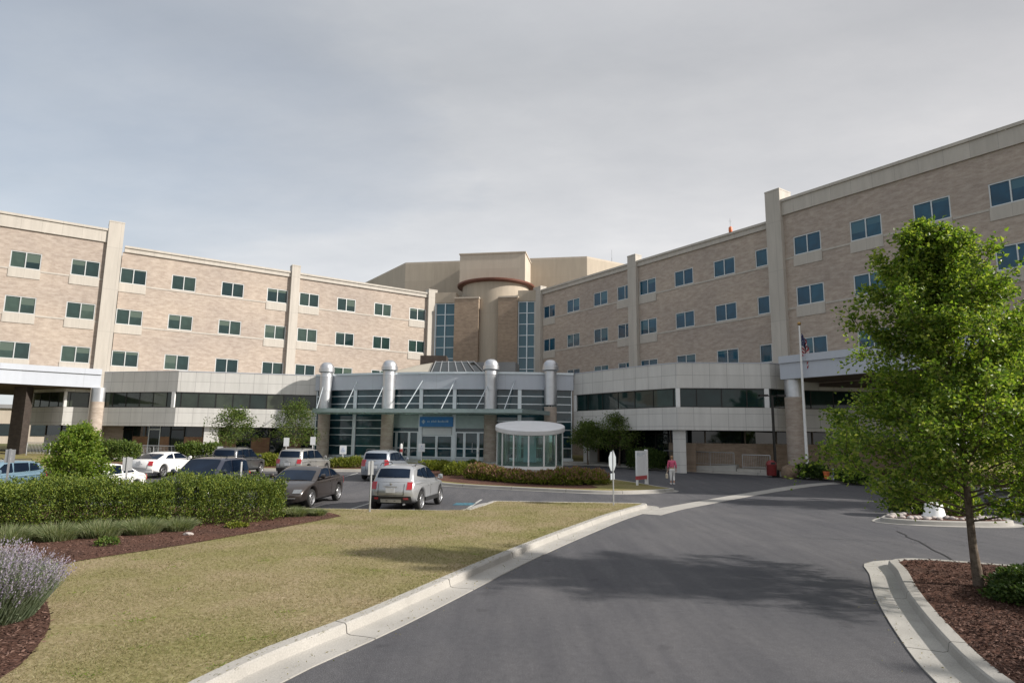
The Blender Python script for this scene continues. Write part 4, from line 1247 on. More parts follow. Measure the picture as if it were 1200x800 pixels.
hedge('clipped_hedge', 'long clipped yew hedge, the biggest, along the near mulch bed', [(-7.6, 20.9), (-8.45, 19.8), (-9.8, 18.7), (-13.1, 17.1), (-17, 14.9), (-21, 12.6), (-25, 10.4)], 1.18, 1.14, 160000, .066, 'leaf_hedge', 51, .14)
G_H = 'clipped hedges along the far forecourt'
for lab, line, hw, h, mat in (('clipped green hedge left of the railing, below the brick column', [(at(113, 530, 50).x, 50.0), (at(160, 530, 49.6).x, 49.6)], .8, 1.35, 'leaf_mid'),
                              ('clipped green hedge right of the railing, in front of the white pier', [(at(210, 530, 49).x, 49.0), (at(256, 530, 49).x, 49.0)], .8, 1.35, 'leaf_mid'),
                              ('low clipped hedge beside the silver estate, under the small tree', [(at(296, 545, 46.6).x, 46.6), (at(322, 545, 46.6).x, 46.6)], .55, .75, 'leaf_yellow'),
                              ('dark square clipped hedge behind the white sign board', [(at(738, 535, 49.9).x, 49.9), (at(778, 535, 48.6).x, 48.6)], .9, 1.25, 'leaf_dark'),
                              ('low dark hedge at the foot of the flagpole', [(at(938, 548, 43.4).x, 43.4), (at(965, 548, 42.2).x, 42.2)], .7, .75, 'leaf_dark'),
                              ('dark low hedge right of the orange planter, half behind the maple', [(at(984, 548, 40.9).x, 40.9), (at(1010, 548, 39.2).x, 39.2)], .6, .65, 'leaf_dark')):
    hedge('clipped_hedge', lab, line, hw, h, 5200, .17, mat, hash(lab) % 997 if False else len(lab) * 7, .12, group=G_H)

# shrubs round the shelter island
G_S = 'shrubs on the shelter island'
for k, (px, Y, rx, h, lab, mat, top) in enumerate((
        (503, 45.0, .95, .95, 'yellow green shrub nearest the minivan on the island', 'leaf_yellow', None),
        (519, 45.6, .95, .85, 'yellow green shrub second from the minivan on the island', 'leaf_yellow', None),
        (537, 41.6, 1.05, 1.15, 'roundest and brightest yellow green shrub on the island', 'leaf_yellow', None),
        (553, 45.8, 1.0, .9, 'mid green shrub behind the bright round one, beside the shelter', 'leaf_mid', None),
        (562, 39.3, .85, 1.3, 'tall reddish shrub at the left end of the row before the shelter', 'leaf_yellow', 'leaf_red'),
        (577, 38.5, .8, 1.15, 'reddish shrub under the left rim of the shelter', 'leaf_yellow', 'leaf_red'),
        (592, 38.0, .8, 1.0, 'low reddish green shrub before the shelter glass', 'leaf_yellow', 'leaf_red'),
        (606, 37.4, .75, .95, 'lowest reddish shrub before the middle of the shelter', 'leaf_yellow', 'leaf_red'),
        (622, 37.0, .75, .9, 'brownish shrub below the bright shelter post', 'leaf_yellow', 'leaf_red'),
        (640, 36.7, .8, 1.05, 'olive shrub left of the gap showing the shelter base', 'leaf_yellow', 'leaf_red'),
        (662, 36.5, .85, 1.3, 'tall brownish shrub right of the gap showing the shelter base', 'leaf_yellow', 'leaf_red'),
        (679, 36.8, .85, 1.25, 'brown topped shrub second from the right end of the row', 'leaf_yellow', 'leaf_red'),
        (696, 37.0, .85, 1.1, 'olive shrub at the right end of the row, by the stop sign', 'leaf_yellow', 'leaf_red'))):
    x = at(px, 550, Y).x
    r = thing('flowering_shrub' if top else 'rounded_shrub', lab, 'shrub', (x, Y, gz(Y) + .14), k * 1.3, G_S)
    mound(r, rx, rx, h * .62, 1900, .13, mat, 60 + k, top, 420 if top else 0, spiky=.55 if top else .3)
for px, Y, rx, h, lab in ((415, 46.4, .8, .7, 'small yellow green shrub between the two silver cars'), (398, 46.2, .8, .6, 'small shrub beside the silver estate, before the brick column'), (268, 46.2, .9, .7, 'low yellow green shrub behind the dark grey car'), (312, 47.6, .8, .6, 'pale low shrub under the second small tree')):
    x = at(px, 550, Y).x; r = thing('rounded_shrub', lab, 'shrub', (x, Y, gz(Y) + .14), 0, 'low shrubs along the parking kerb'); mound(r, rx, rx * .8, h, 900, .15, 'leaf_yellow', int(px))

# right front bed
r = thing('juniper_shrub', 'dark spreading evergreen shrub at the right edge beside the maple trunk', 'shrub', (9.2, 10.5, .14)); mound(r, 1.35, 1.2, .58, 17000, .07, 'leaf_dark', 91, spiky=.1)
r = thing('island_shrub', 'dark green shrub behind the white tub on the stone edged island', 'shrub', (14.75, 23.9, .14)); mound(r, .75, .7, .95, 3200, .12, 'leaf_mid', 92)
r = thing('island_shrub', 'light green shrub right of the white tub on the stone edged island', 'shrub', (15.95, 23.5, .14)); mound(r, .75, .75, 1.05, 2600, .12, 'leaf_lime', 93)

# lavender clump, ornamental grasses
lv = thing('lavender_bush', 'big lavender clump with pale purple spikes at the lower left edge', 'plant', (-7.1, 8.95, .14)); lv.scale = (.86, .86, 1.06); rd = random.Random(5)
ST, FL = Leaves(5), Leaves(6)
for k in range(5200):
    a = rd.uniform(0, 6.283); q = rd.random() ** .55
    b = Vector((math.cos(a) * q * .75, math.sin(a) * q * .75, 0)); d = Vector((math.cos(a) * q * .75 + rd.gauss(0, .12), math.sin(a) * q * .75 + rd.gauss(0, .2), 1.0)).normalized()
    L = rd.uniform(.50, 1.05) * (1.05 - .28 * q)
    ST.blade(b, d, L, .0055, (rd.gauss(0, .05), rd.gauss(0, .05), -.04 * q))
    if k % 2 == 0:
        p = b + d * L * .78
        for j in range(5): FL.leaf(p + d * (j * .05 * L), d + Vector((rd.gauss(0, .5), rd.gauss(0, .5), rd.gauss(0, .3))), .034, .010)
for k in range(9000):
    a = rd.uniform(0, 6.283); q = rd.random() ** .5; h = rd.uniform(.04, .60)
    p = Vector((math.cos(a) * q * (.78 + .35 * h), math.sin(a) * q * (.78 + .35 * h), h)); ST.leaf(p, (math.cos(a), math.sin(a), rd.uniform(.2, 1.6)), .07, .009)
ST.build('stems', M['lavender_leaf'], lv); FL.build('flower_spikes', M['lavender_flower'], lv)
G_G = 'tufts of ornamental grass before the hedge'
for k, (x, y, s, lab) in enumerate(((-8.75, 17.35, .85, 'ornamental grass tuft ending the row before the hedge, by the pale stone'), (-9.35, 16.75, 1.0, 'grey green ornamental grass tuft second from the pale stone'), (-10.0, 16.15, 1.0, 'grey green ornamental grass tuft above the small leafy seedling'),
                                    (-10.7, 15.6, 1.0, 'ornamental grass tuft in the middle of the row before the hedge'), (-11.4, 15.05, 1.05, 'ornamental grass tuft nearly behind the lavender'), (-12.1, 14.5, 1.05, 'ornamental grass tuft at the left edge of the picture'),
                                    (-6.75, 20.7, .75, 'short grass tuft at the right end of the hedge'), (-6.15, 20.95, .55, 'smallest dry grass tuft near the tip of the mulch bed'))):
    g = thing('grass_tuft', lab, 'ornamental grass', (x, y, .14), 0, G_G); B = Leaves(200 + k); rd = random.Random(200 + k)
    for _ in range(1500):
        a = rd.uniform(0, 6.283); q = rd.random() ** .6
        B.blade(Vector((math.cos(a) * q * .42 * s, math.sin(a) * q * .42 * s, 0)), (math.cos(a) * q * .75 + rd.gauss(0, .12), math.sin(a) * q * .75 + rd.gauss(0, .12), 1), rd.uniform(.25, .52) * s, .006, (math.cos(a) * .18 * q, math.sin(a) * .18 * q, -.22 * q))
    B.build('blades', M['blade_green'], g)
g = thing('seedling', 'small leafy green seedling on the mulch before the grass tufts', 'plant', (-9.05, 14.9, .14)); mound(g, .22, .22, .16, 220, .07, 'leaf_mid', 301, core=False)
g = thing('seedling', 'dry yellowish weed on the mulch under the hedge', 'plant', (-7.45, 18.0, .14)); mound(g, .3, .2, .12, 240, .07, 'leaf_yellow', 302, core=False)

# loose cover: grass blades on the lawn, chips on the mulch
def inside(p, poly):
    x, y = p; c = False; n = len(poly)
    for i in range(n):
        x1, y1 = poly[i]; x2, y2 = poly[(i + 1) % n]
        if (y1 > y) != (y2 > y) and x < (x2 - x1) * (y - y1) / (y2 - y1) + x1: c = not c
    return c


rd = random.Random(12); B = Leaves(12); cnt = 0; lawn_poly_edge = offset_line(smooth_line(lawn_edge, .25), .70)
while cnt < 80000:
    y = 5.0 + 22 * rd.random() ** 1.7; x = rd.uniform(-.86 * y - .5, min(6, .35 * y))
    if not inside((x, y), LAWN) or inside((x, y), BED): continue
    dens = noise.noise(Vector((x * .8, y * .8, 0))) * .5 + .6
    if rd.random() > dens: continue
    a = rd.uniform(0, 6.283); s = 1 + y * .035
    B.blade(Vector((x, y, .13)), (math.cos(a) * .8, math.sin(a) * .8, rd.uniform(.5, 1.2)), rd.uniform(.022, .046) * s, .0022 * s, (0, 0, -.2)); cnt += 1
for k in range(0, len(lawn_poly_edge)):
    ex, ey = lawn_poly_edge[k]
    if ey < 5 or ey > 24: continue
    for _ in range(34):
        x, y = ex + rd.uniform(-.25, .25), ey + rd.uniform(-.25, .25); p_ = (x - rd.uniform(.0, .14), y)
        a = rd.uniform(-.9, .9); B.blade(Vector((p_[0] - .02, p_[1], .135)), (math.cos(a) * .9, math.sin(a) * .9, rd.uniform(.4, 1.1)), rd.uniform(.03, .085), .003, (.15, 0, -.35))
tag(B.build('lawn_grass', M['blade_tan']), 'short dry grass blades of the front lawn', 'grass', kind='stuff')
WD = Leaves(14); rw_ = random.Random(14)
for _ in range(110):
    y = 6 + 17 * rw_.random() ** 1.5; x = rw_.uniform(-.7 * y, .25 * y)
    if not inside((x, y), LAWN) or inside((x, y), BED): continue
    for _k in range(rw_.randint(10, 34)):
        a = rw_.uniform(0, 6.283); q = rw_.random() * rw_.choice((.10, .2, .3)); WD.blade(Vector((x + math.cos(a) * q, y + math.sin(a) * q, .135)), (math.cos(a), math.sin(a), rw_.uniform(.4, 1)), rw_.uniform(.03, .06), .004, (0, 0, -.3))
tag(WD.build('lawn_weeds', M['leaf_lime']), 'green weed tufts scattered in the dry lawn', 'weeds', kind='stuff')
GR = Leaves(15)
for path_ in (smooth_line(lawn_edge, .3), smooth_line(rb, .3)):
    sg = 1 if path_[0][0] < 0 else -1
    for px_, py_ in path_:
        if py_ < 4 or py_ > 28: continue
        for _k in range(5):
            o_ = abs(rw_.gauss(0, .22)); x, y = px_ + sg * (o_ - .30) * 1.0, py_ + rw_.uniform(-.15, .15)
            if abs(x - px_) > .5: continue
            a = rw_.uniform(0, 6.283); zz = .018 if (x - px_) * sg < 0 else .006
            GR.leaf(Vector((x, y, zz + .006)), (math.cos(a), math.sin(a), rw_.uniform(-.05, .3)), rw_.choice((.012, .018, .022, .045)), .007, .2)
tag(GR.build('gutter_litter', M['blade_tan']), 'grit and leaf litter lying along the gutters', 'litter', kind='stuff')
rd = random.Random(13); B = Leaves(13); cnt = 0
while cnt < 26000:
    if cnt < 15000: y = 2.5 + 19 * rd.random() ** 1.3; x = rd.uniform(-.9 * y - 1, -4.9); ok = inside((x, y), BED)
    else: y = 6.5 + 8 * rd.random(); x = rd.uniform(4.9, .86 * y + .5); ok = inside((x, y), RB) and y < 14.4
    if not ok: cnt += (rd.random() < .02); continue
    a = rd.uniform(0, 6.283)
    B.leaf(Vector((x, y, .150 if x > 0 else .158)), (math.cos(a), math.sin(a), rd.uniform(-.1, .45)), rd.uniform(.025, .085), rd.uniform(.006, .014), .1); cnt += 1
tag(B.build('mulch_chips', M['chip']), 'loose bark chips scattered over the mulch beds', 'mulch', kind='stuff')
# ------------------------------------------------------------------ cars
def arc(cx, cz, r, a0, a1, n=12):
    return [(cx + r * math.cos(R(a0 + (a1 - a0) * k / n)), cz + r * math.sin(R(a0 + (a1 - a0) * k / n))) for k in range(n + 1)]


def inset(poly, d):
    """shrink a closed outline by d"""
    n = len(poly); area = sum(poly[i][0] * poly[(i + 1) % n][1] - poly[(i + 1) % n][0] * poly[i][1] for i in range(n)); s = 1 if area > 0 else -1
    out = []
    for i in range(n):
        a, b, c = poly[i - 1], poly[i], poly[(i + 1) % n]
        t = Vector((c[0] - a[0], c[1] - a[1])); t = t.normalized() if t.length > 1e-9 else Vector((1, 0))
        out.append((b[0] - t.y * d * s, b[1] + t.x * d * s))
    return out


def dens(pts, step=.16):
    out = []
    for a, b in zip(pts, pts[1:]):
        k = max(1, int(math.hypot(b[0] - a[0], b[1] - a[1]) / step))
        for j in range(k): out.append((a[0] + (b[0] - a[0]) * j / k, a[1] + (b[1] - a[1]) * j / k))
    out.append(pts[-1]); return out


CARS = {
    # top: tail to nose over the body; cab: base rear, roof rear.., roof front, base front; axles, wheel radius, L, W
    'sedan': dict(L=4.85, W=1.85, ax=(-1.40, 1.42), wr=.34, sill=.24,
                  top=[(-2.30, .36), (-2.42, .55), (-2.41, .84), (-2.30, 1.0), (-1.95, 1.06), (-1.3, 1.06), (0, 1.0), (.9, .99), (1.35, .965), (1.85, .87), (2.22, .72), (2.38, .56), (2.41, .40), (2.30, .25)],
                  cab=[(-1.95, 1.03), (-1.50, 1.20), (-1.02, 1.38), (-.55, 1.455), (-.1, 1.475), (.22, 1.45), (.55, 1.33), (1.28, .965)],
                  win=[[(-1.28, 1.09), (-.98, 1.28), (-.55, 1.37), (-.52, 1.07)], [(-.42, 1.07), (-.45, 1.38), (0, 1.40), (.22, 1.37), (.86, 1.05)]], belt=1.0, tum=.34, lampt=(.70, .96), lampf=(.56, .76)),
    'crossover': dict(L=4.28, W=1.88, ax=(-1.27, 1.29), wr=.36, sill=.30, tap=.21,
                      top=[(-2.02, .40), (-2.13, .55), (-2.13, .78), (-2.05, 1.02), (-1.98, 1.10), (-1.2, 1.12), (0, 1.06), (.8, 1.05), (1.15, 1.03), (1.65, .96), (1.98, .80), (2.11, .60), (2.12, .42), (2.0, .30)],
                      cab=[(-2.03, 1.06), (-1.86, 1.32), (-1.68, 1.53), (-1.45, 1.60), (-.7, 1.655), (-.15, 1.645), (.22, 1.57), (1.12, 1.02)],
                      win=[[(-1.42, 1.27), (-1.20, 1.47), (-.92, 1.50), (-.80, 1.20)], [(-.72, 1.19), (-.84, 1.50), (-.28, 1.54), (-.28, 1.13)], [(-.20, 1.13), (-.20, 1.54), (.18, 1.48), (.78, 1.09)]], belt=1.02, tum=.42, lampt=(.80, 1.06), lampf=(.66, .92)),
    'suv': dict(L=4.62, W=1.86, ax=(-1.33, 1.36), wr=.36, sill=.34,
                top=[(-2.20, .42), (-2.29, .56), (-2.29, .86), (-2.24, 1.05), (-2.20, 1.09), (-1.2, 1.10), (0, 1.09), (.8, 1.08), (1.1, 1.07), (1.9, 1.0), (2.18, .88), (2.28, .66), (2.28, .46), (2.18, .34)],
                cab=[(-2.24, 1.06), (-2.13, 1.36), (-2.02, 1.62), (-1.85, 1.70), (-1.0, 1.745), (-.2, 1.74), (.25, 1.68), (1.12, 1.05)],
                win=[[(-1.98, 1.17), (-1.82, 1.58), (-1.32, 1.61), (-1.32, 1.17)], [(-1.20, 1.17), (-1.20, 1.62), (-.42, 1.63), (-.42, 1.16)], [(-.33, 1.16), (-.33, 1.63), (.16, 1.60), (.80, 1.14)]], belt=1.08, tum=.26, lampt=(.86, 1.12), lampf=(.72, .95)),
    'minivan': dict(L=5.0, W=1.95, ax=(-1.5, 1.5), wr=.34, sill=.26,
                    top=[(-2.40, .36), (-2.48, .52), (-2.48, .86), (-2.44, 1.05), (-2.40, 1.10), (-1.2, 1.08), (0, 1.05), (.9, 1.03), (1.35, 1.01), (2.0, .90), (2.34, .74), (2.46, .56), (2.46, .40), (2.34, .26)],
                    cab=[(-2.43, 1.06), (-2.34, 1.36), (-2.22, 1.60), (-2.02, 1.70), (-1.0, 1.755), (-.2, 1.74), (.35, 1.64), (1.52, .99)],
                    win=[[(-2.10, 1.18), (-1.95, 1.55), (-1.15, 1.60), (-1.15, 1.16)], [(-1.05, 1.15), (-1.05, 1.60), (-.10, 1.61), (-.10, 1.12)], [(0, 1.12), (0, 1.60), (.33, 1.53), (1.06, 1.06)]], belt=1.06, tum=.26, lampt=(.82, 1.2), lampf=(.66, .86)),
    'wagon': dict(L=4.65, W=1.8, ax=(-1.32, 1.36), wr=.33, sill=.25,
                  top=[(-2.2, .36), (-2.31, .52), (-2.31, .84), (-2.25, 1.0), (-2.2, 1.03), (-1.2, 1.03), (0, 1.0), (.85, .99), (1.2, .975), (1.85, .88), (2.18, .72), (2.30, .54), (2.30, .38), (2.2, .26)],
                  cab=[(-2.24, .99), (-2.05, 1.28), (-1.80, 1.45), (-1.5, 1.50), (-.7, 1.535), (-.1, 1.53), (.25, 1.46), (1.22, .965)],
                  win=[[(-1.75, 1.12), (-1.55, 1.37), (-1.15, 1.41), (-1.15, 1.10)], [(-1.05, 1.10), (-1.05, 1.42), (-.30, 1.43), (-.30, 1.07)], [(-.21, 1.07), (-.21, 1.43), (.16, 1.39), (.80, 1.03)]], belt=1.0, tum=.30, lampt=(.72, 1.0), lampf=(.60, .80)),
}


def wheel_proto(wr):
    """one tyre with a five spoke rim and hub"""
    t = MB(); w = .21
    t.lathe([(wr * .70, -w / 2), (wr * .92, -w / 2), (wr * .985, -w * .36), (wr, -w * .15), (wr, w * .15), (wr * .985, w * .36), (wr * .92, w / 2), (wr * .70, w / 2), (wr * .66, w * .3), (wr * .66, -w * .3), (wr * .70, -w / 2)], n=32, axis='y', cap=False)
    ty = t.build('wheel', M['tyre'], smooth=40)
    r = MB(); r.lathe([(wr * .70, w * .44), (wr * .66, w * .50), (wr * .62, w * .42), (wr * .60, .02)], n=32, axis='y', cap=False)
    r.lathe([(.0, .075), (wr * .17, .075), (wr * .2, .05)], n=16, axis='y', cap=False)
    for k in range(5):
        a = R(72 * k + 18)
        for da in (-.13, .13):
            c, s = math.cos(a + da), math.sin(a + da); c2, s2 = math.cos(a + da * .6), math.sin(a + da * .6)
            r.bar((c * wr * .12, .06, s * wr * .12), (c2 * wr * .64, .075, s2 * wr * .64), .036, .03, up=(0, 1, 0))
    rm = r.build('rim', M['rim'], ty, smooth=40)
    d = MB(); d.lathe([(0, .0), (wr * .6, .0)], n=24, axis='y', cap=False); d.build('brake_disc', M['trim'], ty)
    return ty


def make_car(label, kind, paint, loc, heading, group='cars parked on the forecourt', cladding=False, name='parked_car', plate_front=False, cat='car'):
    S = CARS[kind]; L2, W2 = S['L'] / 2, S['W'] / 2; wr = S['wr']
    root = thing(name, label, cat, loc, heading, group)

    def dfm(x, y, z):
        s = math.copysign(1, x); q = abs(x) / L2
        t = max(0, (q - .55) / .45); yy = y * (1 - S.get('tap', .15) * t * t)
        x = x - s * .16 * (y / W2) ** 2 * t
        if z > S['belt'] - .08: yy *= 1 - (z - S['belt'] + .08) * S['tum']
        if z < .5: yy *= 1 - (.5 - z) * .14
        return (x, yy, z)
    # lower body outline with both wheel arches
    a1, a2 = S['ax']; ra = wr + .055; sl = S['sill']; ang = math.degrees(math.asin((sl - wr) / ra)) if sl > wr - ra else -90
    top = dens(S['top'], .14)
    bot = [(a2 + ra * math.cos(R(ang)), sl)] + arc(a2, wr, ra, ang, 180 - ang, 16)[1:-1] + [(a2 - ra * math.cos(R(ang)), sl)]
    bot2 = [(a1 + ra * math.cos(R(ang)), sl)] + arc(a1, wr, ra, ang, 180 - ang, 16)[1:-1] + [(a1 - ra * math.cos(R(ang)), sl)]
    out = top + dens([top[-1], bot[0]], .2)[1:-1] + bot + dens([bot[-1], bot2[0]], .2)[1:-1] + bot2 + dens([bot2[-1], top[0]], .2)[1:-1]

    def shell(outline, layers, w, close=True):
        mb = MB(); rows = []
        lay = [(-y, d) for y, d in reversed(layers)] + [l for l in layers if l[0] > 0]
        for y, d in lay:
            o = inset(outline, d); rows.append([dfm(p[0], y * w, p[1]) for p in o])
        n = len(outline)
        for i in range(len(rows) - 1):
            for k in range(n): mb.face([rows[i][k], rows[i][(k + 1) % n], rows[i + 1][(k + 1) % n], rows[i + 1][k]])
        o = inset(outline, lay[0][1])
        for t in tessellate_polygon([[Vector((p[0], p[1], 0)) for p in o]]):
            mb.face([rows[0][i] for i in t]); mb.face([rows[-1][i] for i in t])
        return mb
    body = shell(out, [(0, 0), (.4, 0), (.7, .004), (.86, .018), (.95, .045), (.99, .075), (1.0, .11)], W2).build('body', paint, root, smooth=42)
    cab = dens(S['cab'], .14) + dens([S['cab'][-1], (S['cab'][-1][0] - .1, S['cab'][-1][1] - .12), (S['cab'][0][0] + .1, S['cab'][0][1] - .12), S['cab'][0]], .25)[1:-1]
    wc = W2 * .965
    shell(cab, [(0, 0), (.4, .002), (.7, .012), (.86, .035), (.95, .07), (1.0, .115)], wc).build('cabin', paint, root, smooth=42)
    # glazing
    for sgn in (-1, 1):
        for w in S['win']:
            g = MB(); o = [dfm(p[0], sgn * (wc + .006), p[1]) for p in w]
            i_ = [(x, y - sgn * .05, z) for x, y, z in o]
            g.face(o); [g.face([o[k], o[(k + 1) % len(o)], i_[(k + 1) % len(o)], i_[k]]) for k in range(len(o))]
            g.build('side_window', M['car_glass'], root)

    def screen(name, line, f0, f1, yk, lift):
        g = MB(); nx = 8; rows = []; nr = 7; Lt = plen(line)
        for i in range(nr + 1):
            q = Lt * (f0 + (f1 - f0) * i / nr); u = 0
            for a, b in zip(line, line[1:]):
                l = math.hypot(b[0] - a[0], b[1] - a[1])
                if q <= u + l or b is line[-1]: break
                u += l
            t = (q - u) / l; d = Vector((b[0] - a[0], b[1] - a[1])); nrm = Vector((-d.y, d.x)).normalized()
            if nrm.y < 0: nrm = -nrm
            row = []
            for k in range(nx + 1):
                y = (-1 + 2 * k / nx) * yk
                dd = .002 + .030 * max(0, (abs(y) - .4) / .46) ** 1.7
                row.append(dfm(a[0] + d.x * t + nrm.x * (lift - dd), y * wc, a[1] + d.y * t + nrm.y * (lift - dd)))
            rows.append(row)
        for i in range(nr):
            for k in range(nx): g.face([rows[i][k], rows[i][k + 1], rows[i + 1][k + 1], rows[i + 1][k]])
        return g.build(name, M['car_glass'], root, smooth=40)
    cb = S['cab']
    screen('windscreen', [cb[-1], cb[-2]], .06, .97, .86, .018)
    screen('rear_window', cb[0:3], .30 if kind != 'sedan' else .10, .95 if kind != 'sedan' else .9, .86, .020)
    # lamps, bumpers, plate, mirrors
    def wrap(name, mat, xs, y0, y1, z0, z1, proud, sgn, par=root):
        """patch that follows the body corner"""
        b = MB(); n = 5; rows = []
        for j in range(3):
            z = z0 + (z1 - z0) * j / 2; row = []
            for k in range(n + 1):
                y = y0 + (y1 - y0) * k / n; row.append(dfm(xs(z) + math.copysign(proud, xs(z)), sgn * y, z))
            rows.append(row)
        bk = [[(p[0] - math.copysign(.09, p[0]), p[1] * .96, p[2]) for p in r] for r in rows]
        for j in range(2):
            for k in range(n): b.face([rows[j][k], rows[j][k + 1], rows[j + 1][k + 1], rows[j + 1][k]])
        for k in range(n): b.face([rows[0][k], rows[0][k + 1], bk[0][k + 1], bk[0][k]]); b.face([rows[2][k], rows[2][k + 1], bk[2][k + 1], bk[2][k]])
        for j in range(2):
            for e in (0, n): b.face([rows[j][e], rows[j + 1][e], bk[j + 1][e], bk[j][e]])
        return b.build(name, mat, par, smooth=40)

    def edge_x(z, end):
        """x of the body outline at height z, tail or nose"""
        pts = S['top'] if end > 0 else list(reversed(S['top'])); best = None
        pts = [p for p in S['top'] if (p[0] > .9 if end > 0 else p[0] < -1.2)]
        pts.sort(key=lambda p: p[1])
        for a, b in zip(pts, pts[1:]):
            if a[1] <= z <= b[1]: return a[0] + (b[0] - a[0]) * (z - a[1]) / max(1e-6, b[1] - a[1])
        return pts[0][0] if z < pts[0][1] else pts[-1][0]
    for sgn in (-1, 1):
        z0, z1 = S['lampt']; wrap('tail_lamp', M['lamp_red'], lambda z: edge_x(z, -1), W2 * (.70 if kind != 'crossover' else .76), W2 * 1.0, z0, z1, .016, sgn)
        z0, z1 = S['lampf']; wrap('headlamp', M['lamp_clear'], lambda z: edge_x(z, 1), W2 * .62, W2 * .97, z0 + .02, z1 - .05, .012, sgn)
        m = MB(); zb = S['belt']; xm = S['win'][-1][-1][0] - .08
        for q in ((W2 * .99, W2 * 1.17),):
            m.lathe([(.0, q[0] + .02), (.07, q[0] + .04), (.10, q[0] + .12), (.085, q[0] + .2), (0, q[0] + .22)], (0, 0, 0), 12, 'y', Matrix.Translation((xm, 0, zb + .12)) @ Matrix.Scale(sgn, 4, (0, 1, 0)) @ Matrix.Scale(.7, 4, (1, 0, 0)), cap=False)
        m.bar((xm + .02, sgn * W2 * .9, zb + .05), (xm, sgn * (W2 + .06), zb + .09), .05)
        m.build('mirror', paint, root, smooth=60)
        for hx in ((S['win'][-1][0][0] + .02), (S['win'][-2][0][0] + .12)):
            h = MB(); p = dfm(hx + .05, sgn * W2 * 1.0, S['belt'] - .12); h.cbox((p[0], p[1] + sgn * .012, p[2]), (.17, .03, .03)); h.build('door_handle', paint, root)
        s = MB()
        for xx in (S['win'][-1][1][0] - .05, S['win'][-1][-1][0] - .02 + .12):
            pz = [dfm(xx, sgn * (W2 + .003), z) for z in (sl + .12, .6, S['belt'] - .06)]
            for a, b in zip(pz, pz[1:]): s.bar(a, b, .012, .008)
        s.build('door_seam', M['trim'], root)
        if cladding:
            c = MB(); pp = [(a1 + ra + .02, sl + .01), (a2 - ra - .02, sl + .01), (a2 - ra - .02, sl + .17), (a1 + ra + .02, sl + .17)]
            o = [dfm(p[0], sgn * (W2 + .012), p[1]) for p in pp]; i_ = [(x, y - sgn * .06, z) for x, y, z in o]
            c.face(o); [c.face([o[k], o[(k + 1) % 4], i_[(k + 1) % 4], i_[k]]) for k in range(4)]
            c.build('sill_cladding', M['trim'], root)
    wrap('rear_bumper', M['trim'] if cladding or kind == 'suv' else paint, lambda z: edge_x(z, -1), -W2 * .97, W2 * .97, sl + .06, sl + .27, .022, 1)
    if cladding:
        wrap('skid_plate', M['steel_dull'], lambda z: edge_x(z, -1), -W2 * .5, W2 * .5, sl + .05, sl + .17, .034, 1)
        for sgn in (-1, 1): wrap('reflector', M['lamp_red'], lambda z: edge_x(z, -1), W2 * .62, W2 * .84, sl + .15, sl + .22, .034, sgn)
    wrap('grille', M['trim'], lambda z: edge_x(z, 1), -W2 * .42, W2 * .42, S['lampf'][0] - .16, S['lampf'][0] + .10, .012, 1)
    wrap('bumper_trim', M['rim'], lambda z: edge_x(z, 1), -W2 * .80, W2 * .80, sl + .145, sl + .175, .018, 1) if kind == 'sedan' else None
    wrap('front_intake', M['trim'], lambda z: edge_x(z, 1), -W2 * .6, W2 * .6, sl + .04, sl + .13, .012, 1)
    xt = edge_x(S['lampt'][0] - .05, -1); zt = S['lampt'][0] - .03 if kind != 'sedan' else .84
    p = MB(); p.cbox((xt - .022, 0, zt), (.02, .32, .16)); p.build('number_plate', M['plate'], root)
    if kind in ('suv', 'minivan', 'crossover', 'wagon'):
        for sgn in (-1, 1):
            rb_ = MB()
            zr = S['cab'][4][1] - .02; yy = sgn * W2 * .70
            rb_.tube([(S['cab'][3][0] + .05, yy, zr - .04), (S['cab'][3][0] + .2, yy, zr + .055), (S['cab'][5][0] - .1, yy, zr + .055), (S['cab'][5][0] + .1, yy, zr - .03)], .018, 6)
            rb_.build('roof_rail', M['trim'], root)
    WH_ = None
    for ax in (a1, a2):
        for sgn in (-1, 1):
            if WH_ is None: WH_ = wheel_proto(wr); w = WH_
            else: w = copy_tree(WH_)
            w.parent = root; w.location = (ax, sgn * (W2 - .12), wr); w.rotation_euler = (0, 0, 0 if sgn > 0 else math.pi)
    xs_ = lambda z: edge_x(z, -1)
    sm = MB()
    for sgn in (-1, 1):
        pz = [dfm(xs_(z) - .004, sgn * W2 * .64, z) for z in (sl + .30, (sl + S['belt']) / 2 + .1, S['belt'] - .02)]
        for a, b in zip(pz, pz[1:]): sm.bar(a, b, .012, .012)
    pz = [dfm(xs_(sl + .31) - .004, W2 * .64 * k / 4, sl + .31) for k in range(-4, 5)]
    for a, b in zip(pz, pz[1:]): sm.bar(a, b, .012, .012)
    sm.build('boot_seam', M['trim'], root)
    bd_ = MB(); zb_ = S['lampt'][1] - .06 if kind != 'sedan' else .93; bd_.lathe([(.0, .0), (.05, .0), (.05, .015), (.0, .02)], (0, 0, 0), 14, 'x', Matrix.Translation((xs_(zb_) - .012, 0, zb_)) @ Matrix.Scale(-1, 4, (1, 0, 0)), cap=False); bd_.build('badge', M['rim'], root)
    bh = MB(); p_ = dfm(xs_(S['lampt'][0]) - .01, 0, S['lampt'][0] + .10); bh.cbox((p_[0] - .006, 0, p_[2]), (.018, .5, .035)); bh.build('boot_handle', M['rim'], root)
    ex = MB(); ex.tube([(a1 - .55, -W2 * .5, sl - .02), (edge_x(sl + .1, -1) - .02, -W2 * .5, sl - .01)], .03, 8); ex.build('exhaust', M['steel_dull'], root)
    ub = MB(); ub.box(a1 - .3, a2 + .3, -W2 * .72, W2 * .72, sl - .04, sl + .2); ub.build('underbody', M['trim'], root)
    return root


